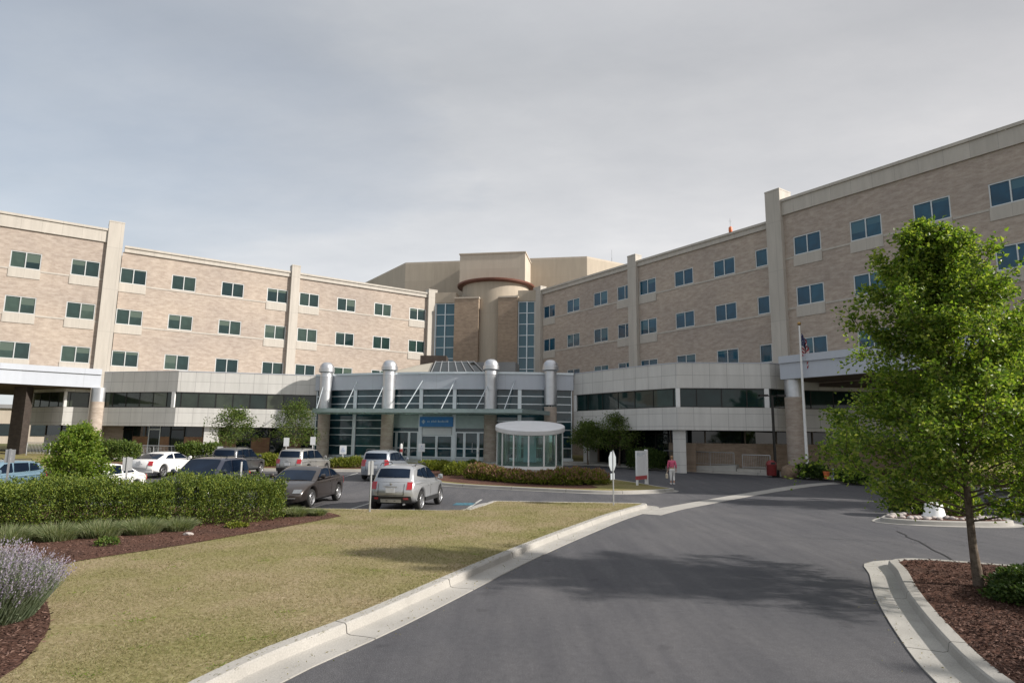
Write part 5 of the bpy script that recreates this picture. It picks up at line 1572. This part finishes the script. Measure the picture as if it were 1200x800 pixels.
P = {
    'brown': car_paint('dark brown metallic paint', (.046, .038, .035), .5, .28),
    'silver': car_paint('bright silver metallic paint', (.36, .37, .385), .55, .30),
    'silver2': car_paint('warm silver metallic paint', (.33, .325, .315), .55, .32),
    'silver3': car_paint('blue silver metallic paint', (.31, .34, .385), .55, .32),
    'white': car_paint('white paint', (.72, .72, .71), .0, .35),
    'navy': car_paint('dark navy paint', (.022, .027, .045), .3, .3),
    'grey': car_paint('dark grey paint', (.075, .08, .088), .5, .34),
    'blue': car_paint('pale blue metallic paint', (.17, .27, .34), .45, .34),
    'black': car_paint('near black paint', (.014, .014, .017), .3, .3),
}
HD, HU = R(-90), R(90)
make_car('dark brown saloon parked nose towards the lawn, wheels bright', 'sedan', P['brown'], (-8.2, 26.05, 0), HD - R(5))
make_car('silver compact crossover with red tail lamps, nearest the lawn corner', 'crossover', P['silver'], (-3.92, 25.25, 0), HU - R(9), cladding=True)
make_car('silver estate car with a dark lower bumper, parked by the first column', 'suv', P['silver2'], (-13.05, 41.15, gz(41.1) - .02), HU - R(8), cladding=False)
make_car('pale silver minivan with tinted windows, behind the crossover', 'minivan', P['silver3'], (-7.75, 40.45, gz(40.4) - .02), HU - R(5))
make_car('white saloon in the back row, tail lamp showing', 'sedan', P['white'], (-21.3, 40.2, gz(40.2)), HU - R(8))
make_car('dark navy sport utility car just behind the hedge', 'suv', P['navy'], (-12.35, 26.6, 0), HD - R(3))
make_car('dark grey sport utility car in the back row beside the white saloon', 'suv', P['grey'], (-17.25, 41.2, gz(41)), HU - R(2))
make_car('white low saloon half hidden by the light green young tree', 'sedan', P['white'], (-16.6, 26.0, 0), HD - R(2))
make_car('pale blue estate car at the left edge', 'wagon', P['blue'], (-20.9, 26.1, 0), HD - R(2))
make_car('near black car behind the maple trunk at the right edge', 'sedan', P['black'], (20.7, 24.7, 0), R(178))
# ------------------------------------------------------------------ drum shelter
SH = thing('drum_shelter', 'round glass shelter with a broad white tilted disc roof on the island', 'shelter', (1.35, 45.5, gz(45.5) + .14))
r_ = 2.32
m = MB(); m.lathe([(r_ + .12, -.2), (r_ + .12, .16)], n=40); m.build('plinth', M['concrete'], SH, smooth=40)
m = MB(); m.lathe([(r_, .162), (r_, .36)], n=40); m.build('base_ring', M['white_paint'], SH, smooth=40)
TM = Matrix.Translation((0, 0, 2.78)) @ Matrix.Rotation(R(9.5), 4, 'X')
m = MB(); m.lathe([(r_ + .10, 0), (r_ + .13, .03), (r_ + .13, .29), (r_ + .08, .34), (.02, .42)], n=56, M=TM); m.build('roof_disc', M['white_roof'], SH, smooth=30)
def top_z(x, y): return (TM @ Vector((x, y, 0))).z
k = 14
for i in range(k):
    a = 2 * math.pi * (i + .35) / k; c, s = math.cos(a), math.sin(a)
    m = MB(); RM = Matrix.Translation((c * r_, s * r_, 0)) @ Matrix.Rotation(a, 4, 'Z')
    m.box(-.06, .05, -.045, .045, .362, top_z(c * r_, s * r_) + .04, RM); m.build('post', M['white_paint'], SH)
gm, gnt, gb = nodes('clear green glass')
tb = gnt.nodes.new('ShaderNodeBsdfTransparent'); tb.inputs['Color'].default_value = (.50, .73, .68, 1)
db = gnt.nodes.new('ShaderNodeBsdfDiffuse'); db.inputs['Color'].default_value = (.42, .56, .55, 1); ms0 = gnt.nodes.new('ShaderNodeMixShader'); ms0.inputs[0].default_value = .13
gl = gnt.nodes.new('ShaderNodeBsdfGlossy'); gl.inputs['Roughness'].default_value = .03
fr_ = gnt.nodes.new('ShaderNodeFresnel'); fr_.inputs['IOR'].default_value = 1.6
ms = gnt.nodes.new('ShaderNodeMixShader'); gnt.links.new(fr_.outputs[0], ms.inputs[0]); gnt.links.new(tb.outputs[0], ms0.inputs[1]); gnt.links.new(db.outputs[0], ms0.inputs[2]); gnt.links.new(ms0.outputs[0], ms.inputs[1]); gnt.links.new(gl.outputs[0], ms.inputs[2])
gnt.links.new(ms.outputs[0], gnt.nodes['Material Output'].inputs['Surface'])
for i in range(k):
    a0, a1 = 2 * math.pi * (i + .35) / k, 2 * math.pi * (i + 1.35) / k; m = MB()
    for j in range(3):
        p, q = a0 + (a1 - a0) * (.06 + .88 * j / 3), a0 + (a1 - a0) * (.06 + .88 * (j + 1) / 3)
        P0, P1_ = (math.cos(p) * r_, math.sin(p) * r_), (math.cos(q) * r_, math.sin(q) * r_)
        m.face([(*P0, .36), (*P1_, .36), (*P1_, top_z(*P1_) + .02), (*P0, top_z(*P0) + .02)])
    m.build('pane', gm, SH)
m = MB(); m.lathe([(1.55, .17), (1.55, .5), (1.2, .55), (.9, .56)], n=24); m.build('bench', M['concrete'], SH, smooth=40)
m = MB(); m.box(-.45, .45, .3, .42, .362, 2.3); m.box(-.9, -.8, .9, 1.0, .362, 2.4); m.build('inner_screen', M['blue_white'], SH)


# ------------------------------------------------------------------ signs and posts
def octagon(mb, r, t, z, M_):
    pts = [(r * math.cos(R(22.5 + 45 * k)), r * math.sin(R(22.5 + 45 * k))) for k in range(8)]
    A = [tuple(M_ @ Vector((p[0], -t, z + p[1]))) for p in pts]; B = [tuple(M_ @ Vector((p[0], t, z + p[1]))) for p in pts]
    mb.face(A); mb.face(list(reversed(B)))
    for i in range(8): mb.face([A[i], A[(i + 1) % 8], B[(i + 1) % 8], B[i]])


p = spot(719, 592, .13)
ss = thing('stop_sign', 'octagonal road sign seen from behind, edge of the lawn near its tip', 'road sign', (p.x, p.y, .13), R(60))
m = MB(); m.box(-.03, .03, -.015, .015, 0, 2.1); m.build('post', M['steel_dull'], ss)
m = MB(); octagon(m, .40, .006, 1.68, Matrix.Translation((0, .028, 0))); m.build('plate', M['alu'], ss)
m = MB(); m.box(-.21, .21, .020, .032, .98, 1.22); m.build('lower_plate', M['alu'], ss)

p = at(758, 570, 36.9)
bd = thing('direction_board', 'white directory board with a red band, on the tip of the island', 'sign board', (p.x - .25, 37.0, .14), R(56)); bd.scale = (.92, .92, .85)
m = MB(); m.box(-.82, .66, -.06, .06, .62, 2.25); m.build('panel', M['sign_white'], bd)
m = MB(); m.box(-.82, .66, -.072, .072, .38, .617); m.build('red_band', M['sign_red'], bd)
for x0, x1, z in ((-.80, -.66, .38), ):
    m = MB(); m.box(x0, x1, -.05, .05, -.15, z - .002); m.build('leg', M['white_paint'], bd)
m = MB(); m.box(.662, .82, -.09, .09, -.15, 2.33); m.build('post', M['white_paint'], bd)
lt = MB(); rr = random.Random(4)
lt.box(-.78, -.62, -.066, -.061, 1.95, 2.12)
for z, n in ((2.06, .9), (1.94, .6)):
    x = -.55
    while x < -.55 + n:
        w = rr.uniform(.03, .06); lt.box(x, x + w, -.066, -.061, z - .03, z + .03); x += w + rr.choice((.02, .02, .06))
lt.build('lettering', M['sign_grey'], bd)


def chair_symbol(mb, x, z, s, y):
    """plain wheelchair pictogram"""
    for k in range(10):
        a0, a1 = R(150 + 24 * k), R(150 + 24 * (k + 1)); mb.bar((x + math.cos(a0) * s * .26, y, z + math.sin(a0) * s * .26), (x + math.cos(a1) * s * .26, y, z + math.sin(a1) * s * .26), .004, s * .08, up=(0, 1, 0))
    mb.bar((x, y, z + s * .1), (x, y, z + s * .42), .004, s * .09, up=(0, 1, 0)); mb.bar((x, y, z + s * .12), (x + s * .24, y, z + s * .1), .004, s * .08, up=(0, 1, 0)); mb.bar((x + s * .24, y, z + s * .1), (x + s * .32, y, z - s * .22), .004, s * .08, up=(0, 1, 0))
    mb.cbox((x, y, z + s * .5), (s * .13, .004, s * .13))


G_P = 'parking sign posts'
for px, py, hh, back, lab, rz in ((3, 600, 1.95, 1, 'grey parking sign post at the left edge, before the pale blue car', 20), (146, 577, 1.72, 1, 'grey parking sign post before the white car, plate seen from behind', 35), (281, 570, 1.6, 0, 'bare grey parking sign post beside the navy car', 60), (433, 600, 1.72, 1, 'grey parking sign post between the brown saloon and the crossover', 65)):
    p = spot(px, py, .12); Y = p.y if px in (433,) else 22.9
    x = p.x if px == 433 else at(px, py, Y).x
    r = thing('sign_post', lab, 'sign post', (x, Y, .12), R(rz), G_P)
    m = MB(); m.box(-.03, .03, -.018, .018, 0, hh); m.build('post', M['steel_dull'], r)
    if back: m = MB(); m.box(-.15, .15, .020, .030, hh - .48, hh - .02); m.build('plate', M['steel_dull'], r)
G_A = 'accessible parking signs'
for px, Y, zt, lab in ((258, 46.0, 1.4, 'accessible parking sign in front of the right hedge, left end'), (335, 47.5, 2.0, 'small white sign behind the estate roof'), (366, 50, 2.0, 'small white notice on a post beside the first column'), (402, 47.2, 1.5, 'white accessible parking sign between the first two columns'), (494, 50.5, 1.55, 'white sign with a dark dot beside the entrance doors')):
    x = at(px, 530, Y).x; r = thing('accessible_sign', lab, 'sign', (x, Y, gz(Y) + .13), 0, G_A)
    m = MB(); m.box(-.03, .03, -.02, .02, 0, zt); m.build('post', M['white_paint'], r)
    w = .2 if px not in (402, 494) else .25
    m = MB(); m.box(-w, w, -.034, -.022, zt - .62, zt); m.build('plate', M['sign_white'], r)
    if px != 335 and px != 366:
        m = MB(); chair_symbol(m, 0, zt - .36, .36, -.037); m.build('symbol', M['blue_sign'], r)
for px, Y, h, mat, nm, lab in ((470, 51.5, 1.5, 'red', 'bollard', 'white bollard with a pale red top behind the minivan'), (560, 52.6, 1.25, 'w', 'bollard', 'white bollard right of the entrance doors')):
    x = at(px, 530, Y).x; r = thing(nm, lab, 'bollard', (x, Y, gz(Y) + .13), 0)
    m = MB(); m.lathe([(.11, 0), (.11, h - .1), (.07, h - .01), (.01, h)], n=16); m.build('shaft', M['white_paint'], r, smooth=40)
    m = MB(); m.lathe([(.116, h * .55), (.116, h * .72)], n=16); m.build('band', M['sign_red'] if mat == 'red' else M['alu'], r, smooth=40)

# ------------------------------------------------------------------ flagpole, lamp, hydrant, boulder and the ramp
p = at(946, 545, 43.2)
fp = thing('flagpole', 'tall white flagpole with a gold ball rising from the low dark hedge', 'flagpole', (p.x, 43.2, gz(43.2)))
zt = at(938.5, 378, 43.2).z - gz(43.2)
m = MB(); m.tube([(0, 0, 0), (0, 0, zt * .5), (0, 0, zt - .2)], [.11, .085, .05], 14); m.build('pole', M['white_paint'], fp, smooth=40)
m = MB(); m.lathe([(0.01, -.13), (.1, -.08), (.13, 0), (.1, .09), (.01, .14)], (0, 0, zt - .08), 14, cap=False); m.build('ball', plain('gilt metal', (.35, .22, .08), .35, .9), fp, smooth=60)
m = MB(); m.lathe([(.2, .12), (.24, .2), (.11, .45)], n=14); m.build('base_collar', M['steel_dull'], fp, smooth=40)
fm, fnt, fb_ = nodes('striped flag cloth')
uvx = fnt.nodes.new('ShaderNodeTexCoord'); sx = fnt.nodes.new('ShaderNodeSeparateXYZ'); fnt.links.new(uvx.outputs['UV'], sx.inputs[0])
mm = N(fnt, 'ShaderNodeMath', operation='MULTIPLY'); fnt.links.new(sx.outputs[1], mm.inputs[0]); mm.inputs[1].default_value = 6.5
fr2 = N(fnt, 'ShaderNodeMath', operation='FRACT'); fnt.links.new(mm.outputs[0], fr2.inputs[0])
lt2 = N(fnt, 'ShaderNodeMath', operation='LESS_THAN'); fnt.links.new(fr2.outputs[0], lt2.inputs[0]); lt2.inputs[1].default_value = .5
stripe = mix(fnt, lt2.outputs[0], (.50, .47, .46), (.30, .025, .04))
cu = N(fnt, 'ShaderNodeMath', operation='LESS_THAN'); fnt.links.new(sx.outputs[0], cu.inputs[0]); cu.inputs[1].default_value = .4
cv = N(fnt, 'ShaderNodeMath', operation='GREATER_THAN'); fnt.links.new(sx.outputs[1], cv.inputs[0]); cv.inputs[1].default_value = .462
cc = N(fnt, 'ShaderNodeMath', operation='MULTIPLY'); fnt.links.new(cu.outputs[0], cc.inputs[0]); fnt.links.new(cv.outputs[0], cc.inputs[1])
vo = fnt.nodes.new('ShaderNodeTexVoronoi'); vo.inputs['Scale'].default_value = 16; fnt.links.new(uvx.outputs['UV'], vo.inputs['Vector'])
vs = N(fnt, 'ShaderNodeMath', operation='LESS_THAN'); fnt.links.new(vo.outputs['Distance'], vs.inputs[0]); vs.inputs[1].default_value = .28
canton = mix(fnt, vs.outputs[0], (.018, .024, .085), (.45, .45, .47))
fnt.links.new(mix(fnt, cc.outputs[0], stripe, canton), fb_.inputs['Base Color']); fb_.inputs['Roughness'].default_value = .85
fl = MB(); nu, nv = 22, 16; top = zt - .75; hoist = 1.55; G_ = []
for i in range(nv + 1):
    v = i / nv; row = []
    for j in range(nu + 1):
        u = j / nu
        drop = 1.35 * u ** 1.25                                         # the fly end falls beside the pole
        x = .09 + .40 * (1 - math.exp(-2.6 * u)) + .10 * math.sin(u * 15 + v * 1.2) * u ** .4 * .8
        y = .16 * math.sin(u * 17 + v * 1.6) * u ** .5
        row.append((x, y, top - hoist * (1 - v) - drop * (1 - .15 * v)))
    G_.append(row)
for i in range(nv):
    for j in range(nu): fl.face([G_[i][j], G_[i][j + 1], G_[i + 1][j + 1], G_[i + 1][j]], [(j / nu, i / nv), ((j + 1) / nu, i / nv), ((j + 1) / nu, (i + 1) / nv), (j / nu, (i + 1) / nv)])
fo = fl.build('flag', fm, None, smooth=180); fo.location = (p.x, 43.2, gz(43.2)); tag(fo, 'national flag of stripes and a starred corner, hanging limp on the pole', 'flag')

Y = 44.2; p = at(909, 552, Y)
lp = thing('street_lamp', 'dark slim lamp post with two flat heads beside the red bin', 'street lamp', (p.x, Y, gz(Y) + .13))
zt = at(907, 463, Y).z - gz(Y) - .13
m = MB(); m.box(-.07, .07, -.07, .07, 0, zt); m.build('pole', M['dark_metal'], lp)
m = MB(); m.lathe([(.26, -.1), (.26, .28), (.2, .36)], n=16); m.build('foot', M['dark_metal'], lp, smooth=40)
for s in (-1, 1):
    m = MB(); m.bar((s * .07, 0, zt - .06), (s * .32, 0, zt - .04), .06); m.cbox((s * .60, 0, zt - .02), (.58, .36, .13)); m.build('lamp_head', M['dark_metal'], lp)
Y = 43.9; p = at(904, 548, Y)
hy = thing('waste_bin', 'faded red domed bin at the foot of the lamp post', 'bin', (p.x, Y, gz(Y) + .12)); hy.scale = (.8, .8, .8)
m = MB(); m.lathe([(.36, 0), (.40, .06), (.40, .82), (.43, .86), (.43, .93)], n=20); m.build('body', M['red_paint'], hy, smooth=40)
m = MB(); m.lathe([(.43, .93), (.38, 1.1), (.24, 1.24), (.02, 1.3)], n=20, cap=False); m.build('dome_lid', M['red_paint'], hy, smooth=50)
m = MB(); m.box(-.17, .17, -.44, -.30, .95, 1.12); m.build('flap', M['trim'], hy)


def rock(name, label, loc, size, seed, mat, group=None, cat='stone'):
    bm = bmesh.new(); bmesh.ops.create_icosphere(bm, subdivisions=3, radius=1)
    off = Vector((seed * 3.1, seed * 1.7, seed))
    for v in bm.verts:
        d = v.co.normalized(); k = 1 + .28 * noise.noise(d * 1.3 + off) + .10 * noise.noise(d * 3.4 + off)
        v.co = Vector((d.x * size[0] * k, d.y * size[1] * k, d.z * size[2] * k))
    uvl = bm.loops.layers.uv.new('UVMap')
    for f in bm.faces:
        for l in f.loops: l[uvl].uv = (l.vert.co.x + l.vert.co.z, l.vert.co.y + l.vert.co.z)
    me = bpy.data.meshes.new(name); bm.to_mesh(me); bm.free(); me.materials.append(mat); me.shade_smooth(); me.set_sharp_from_angle(angle=R(35))
    o = bpy.data.objects.new(name, me); COL.objects.link(o); o.location = loc
    return tag(o, label, cat, group)


p = at(926, 550, 43.4); rock('boulder', 'big tan boulder right of the lamp post', (p.x, 43.4, gz(43.4) + .38), (.62, .5, .50), 3, M['boulder'], cat='boulder')
rock('pale_stone', 'small white stone at the end of the grass tufts', (-8.05, 16.55, .17), (.12, .08, .05), 8, M['stone'])
p = at(968, 546, 41.7)
pt = thing('planter', 'bright orange round planter tub between the low hedges', 'planter', (p.x, 41.7, gz(41.7) + .15)); pt.scale = (.52, .52, .75)
m = MB(); m.lathe([(.26, 0), (.36, .5), (.40, .52), (.40, .62), (.34, .62), (.32, .52), (.02, .5)], n=20); m.build('tub', M['orange_plastic'], pt, smooth=40); mound(pt, .33, .33, .35, 220, .1, 'leaf_mid', 77, core=False)
kids_ = [o for o in bpy.data.objects if o.parent == pt and o.name.startswith('foliage')]
for o in kids_: o.location = (0, 0, .5)
p = at(979, 546, 41.2)
ub = thing('utility_box', 'small pale blue utility pillar beside the orange planter', 'utility box', (p.x, 41.2, gz(41.2) + .14), R(-30)); ub.scale = (.8, .8, .8)
m = MB(); m.box(-.2, .2, -.15, .15, 0, .78); m.build('cabinet', M['blue_white'], ub)
m = MB(); m.box(-.23, .23, -.18, .18, .782, .86); m.build('lid', M['steel_dull'], ub)


def railing(label, line, h=1.05, step=1.5, zoff=None, bar=.12):
    """steel handrail: top and bottom rail, posts, thin balusters"""
    r = thing('railing', label, 'railing', group='grey steel railings')
    zf = zoff or (lambda x, y, s: gz(y) + .14)
    L = plen(line)

    def P_(s, z):
        q = walk(line, max(0, s - 1e-4), min(L, s + 1e-4)) or [line[-1]]
        q = q[0]; return Vector((q[0], q[1], zf(q[0], q[1], s) + z))
    a = MB(); n = max(2, int(L / .8)); pts = [P_(min(L - .002, max(.002, L * i / n)), 0) for i in range(n + 1)]
    a.tube([q + Vector((0, 0, h)) for q in pts], .032, 6); a.build('top_rail', M['steel_dull'], r)
    b = MB(); b.tube([q + Vector((0, 0, .14)) for q in pts], .02, 6); b.build('bottom_rail', M['steel_dull'], r)
    k = max(1, round(L / step))
    for i in range(k + 1):
        q = P_(min(L - .002, max(.002, L * i / k)), 0); c = MB(); c.tube([q, q + Vector((0, 0, h))], .03, 6); c.build('post', M['steel_dull'], r)
    c = MB(); s = bar
    while s < L - .02: q = P_(s, 0); c.tube([q + Vector((0, 0, .14)), q + Vector((0, 0, h))], .009, 4, cap=False); s += bar
    c.build('balusters', M['steel_dull'], r)
    return r


RW = [(11.6, 49.9), (15.2, 47.4), (17.8, 46.6)]
# ramp up to the right block with its low wall and railings
rp_ = thing('access_ramp', 'low concrete access ramp with a cheek wall before the curved block', 'ramp')
m = MB(); q0, q1, q2 = at(780, 548, 48.6), at(866, 552, 46.0), at(905, 550, 45.4)
m.prism([(q0.x, 48.7), (q1.x, 46.6), (q1.x + .6, 47.6), (q0.x + .6, 50.0)], lambda x, y: gz(y) - .2, lambda x, y: gz(y) + .30 + .28 * max(0, min(1, (x - q0.x) / (q1.x - q0.x)))); m.build('cheek_wall', M['concrete'], rp_)
m = MB(); m.prism([(q1.x + .02, 46.5), (q2.x, 45.7), (q2.x + .5, 47.4), (q1.x + .62, 47.9)], lambda x, y: gz(y) - .2, lambda x, y: gz(y) + .34); m.build('landing', M['walk'], rp_)
railing('grey ramp railing along the low concrete cheek wall', [(q0.x, 49.0), (q1.x, 46.9)], 1.0, 1.9, lambda x, y, s: gz(y) + .45)
railing('grey railing on the ramp landing, left of the red bin', [(q1.x + .5, 46.6), (q2.x + .1, 45.9)], 1.0, 1.6, lambda x, y, s: gz(y) + .34)
a, b = at(158, 532, 52.5), at(222, 532, 52); railing('pale grey railing between the two left hedges', [(a.x, 52.5), (b.x, 52.0)], 1.05, 1.5)
a, b = at(28, 530, 55), at(58, 530, 55); railing('grey railing under the left drive canopy', [(a.x + .2, 55), (b.x, 55)], 1.05, 1.5)

# stones and tub on the right hand island
rs = random.Random(21); G_R = 'river stones edging the right island'; n_ = 0
ring = offset_line(is2, .72, True)
words = {0: 'pale', 1: 'pinkish', 2: 'grey'}
for i in range(0, len(ring), 1):
    x, y = ring[i]
    for j in range(3):
        xx, yy = x + rs.uniform(-.18, .18), y + rs.uniform(-.10, .30)
        if yy > 25.2: continue
        s = rs.uniform(.05, .115); rock('river_stone', 'pale rounded stone in the edging of the right island', (xx, yy, .15 + s * .35), (s, s * rs.uniform(.7, 1), s * .6), n_ % 9 + 10, M['stone'], G_R); n_ += 1
tb_ = thing('white_tub', 'white tapered plastic tub turned upside down among the island stones', 'tub', (14.45, 22.35, .145))
m = MB(); m.lathe([(.36, 0), (.365, .06), (.33, .09), (.26, .46), (.235, .50), (.20, .485), (.02, .47)], n=28); m.build('body', M['white_paint'], tb_, smooth=40)
m = MB(); m.lathe([(.372, .03), (.385, .05), (.372, .075)], n=28, cap=False); m.build('rim', M['white_paint'], tb_, smooth=40)


# ------------------------------------------------------------------ the person crossing the drive, seen from behind
def skin_mesh(name, joints, edges, mat, parent, sub=2):
    me = bpy.data.meshes.new(name); me.from_pydata([j[:3] for j in joints], edges, []); o = bpy.data.objects.new(name, me); COL.objects.link(o)
    sk = o.modifiers.new('skin', 'SKIN'); sk.use_smooth_shade = True
    for i, j in enumerate(joints):
        d = me.skin_vertices[0].data[i]; r = j[3]; d.radius = r if isinstance(r, tuple) else (r, r)
    me.skin_vertices[0].data[0].use_root = True
    ss_ = o.modifiers.new('sub', 'SUBSURF'); ss_.levels = sub; ss_.render_levels = sub
    me.materials.append(mat)
    dg = bpy.context.evaluated_depsgraph_get(); ev = o.evaluated_get(dg); nm = bpy.data.meshes.new_from_object(ev)
    o.modifiers.clear(); o.data = nm; bpy.data.meshes.remove(me); nm.name = name; nm.shade_smooth()
    if not nm.materials: nm.materials.append(mat)
    o.parent = parent
    return o


ps = spot(788, 567)
pe = thing('person', 'person in a pink cardigan and white trousers walking away, carrying a cream handbag', 'person', (ps.x, ps.y, ps.z + .005), R(-6)); pe.scale = (.96,) * 3
J = [(0, 0, .90, .135), (0, .01, 1.05, .12), (0, .02, 1.22, .135), (0, .02, 1.36, .12), (0, .025, 1.43, .055), (0, .035, 1.50, .05), (0, .05, 1.56, .075), (0, .055, 1.64, .088), (0, .05, 1.70, .06),   # 0-8 pelvis to crown
     (.09, 0, .84, .085), (.10, .12, .48, .058), (.10, -.06, .10, .040), (.10, .01, .04, .036), (.10, .13, .03, .028),                              # 9-13 right leg
     (-.09, 0, .84, .085), (-.09, -.03, .47, .058), (-.09, -.02, .10, .040), (-.09, -.02, .04, .036), (-.09, .12, .03, .028),                          # 14-18 left leg
     (.17, .02, 1.38, .058), (.23, -.03, 1.12, .043), (.245, .06, .89, .030), (.25, .09, .82, .026),                                                # 19-22 right arm
     (-.17, .02, 1.38, .058), (-.23, 0, 1.12, .043), (-.25, .05, .88, .030), (-.255, .06, .81, .026)]                                             # 23-26 left arm
E_ = [(0, 1), (1, 2), (2, 3), (3, 4), (4, 5), (5, 6), (6, 7), (7, 8), (0, 9), (9, 10), (10, 11), (11, 12), (12, 13), (0, 14), (14, 15), (15, 16), (16, 17), (17, 18), (3, 19), (19, 20), (20, 21), (21, 22), (3, 23), (23, 24), (24, 25), (25, 26)]
for sgn, w in ((1, 22), (-1, 26)):
    bx_, by_, bz_, _ = J[w]
    for k, (dy, L) in enumerate(((.026, .070), (.009, .078), (-.009, .074), (-.026, .060))):
        n0 = len(J); J += [(bx_ + sgn * .004, by_ + dy * 1.15, bz_ - .055, .0095), (bx_ - sgn * .008, by_ + dy * 1.2, bz_ - .055 - L * .6, .0085), (bx_ - sgn * .028, by_ + dy * 1.2, bz_ - .055 - L, .007)]; E_ += [(w, n0), (n0, n0 + 1), (n0 + 1, n0 + 2)]
    n0 = len(J); J += [(bx_ - sgn * .012, by_ + .040, bz_ - .025, .0105), (bx_ - sgn * .022, by_ + .052, bz_ - .06, .009)]; E_ += [(w, n0), (n0, n0 + 1)]
body = skin_mesh('body', J, E_, M['skin'], pe)
JC = [(0, .01, .97, (.185, .15)), (0, .015, 1.12, (.165, .14)), (0, .02, 1.27, (.175, .145)), (0, .02, 1.38, (.14, .11)), (0, .025, 1.435, .075), (.18, .02, 1.385, .075), (.24, -.03, 1.12, .060), (.25, .045, .93, .046), (-.18, .02, 1.385, .075), (-.24, 0, 1.12, .060), (-.253, .045, .92, .046)]
skin_mesh('cardigan', JC, [(0, 1), (1, 2), (2, 3), (3, 4), (3, 5), (5, 6), (6, 7), (3, 8), (8, 9), (9, 10)], M['pink'], pe)
JT = [(0, 0, .96, (.165, .14)), (0, -.01, .88, (.17, .15)), (.095, 0, .80, .108), (.10, .10, .50, .078), (.10, -.03, .20, .062), (-.095, 0, .80, .108), (-.09, -.03, .48, .078), (-.09, -.02, .18, .062)]
skin_mesh('trousers', JT, [(0, 1), (1, 2), (2, 3), (3, 4), (1, 5), (5, 6), (6, 7)], M['white_cloth'], pe)
JH = [(0, .00, 1.535, .062), (0, .015, 1.62, .098), (0, .035, 1.69, .085), (0, .06, 1.725, .05)]
skin_mesh('hair', JH, [(0, 1), (1, 2), (2, 3)], M['hair'], pe)
for sgn, a in ((1, 11), (-1, 16)):
    x, y, z, _ = J[a + 1]; m = MB(); m.cbox((x, y + .06, .035), (.10, .27, .07)); m.build('shoe', M['white_cloth'], pe)
hb = thing('handbag', 'cream handbag hanging from the walking person\'s left hand', 'handbag', (ps.x - .30, ps.y + .09, ps.z + .33), R(-6))
m = MB(); m.box(-.06, .06, -.16, .16, 0, .27); bo = m.build('pouch', M['tan_bag'], hb); bv = bo.modifiers.new('round', 'BEVEL'); bv.width = .03; bv.segments = 3
m = MB(); m.tube([(.0, -.11, .26), (.01, -.09, .37), (.03, 0, .425), (.01, .09, .37), (0, .11, .26)], .011, 6); m.build('strap', M['tan_bag'], hb)
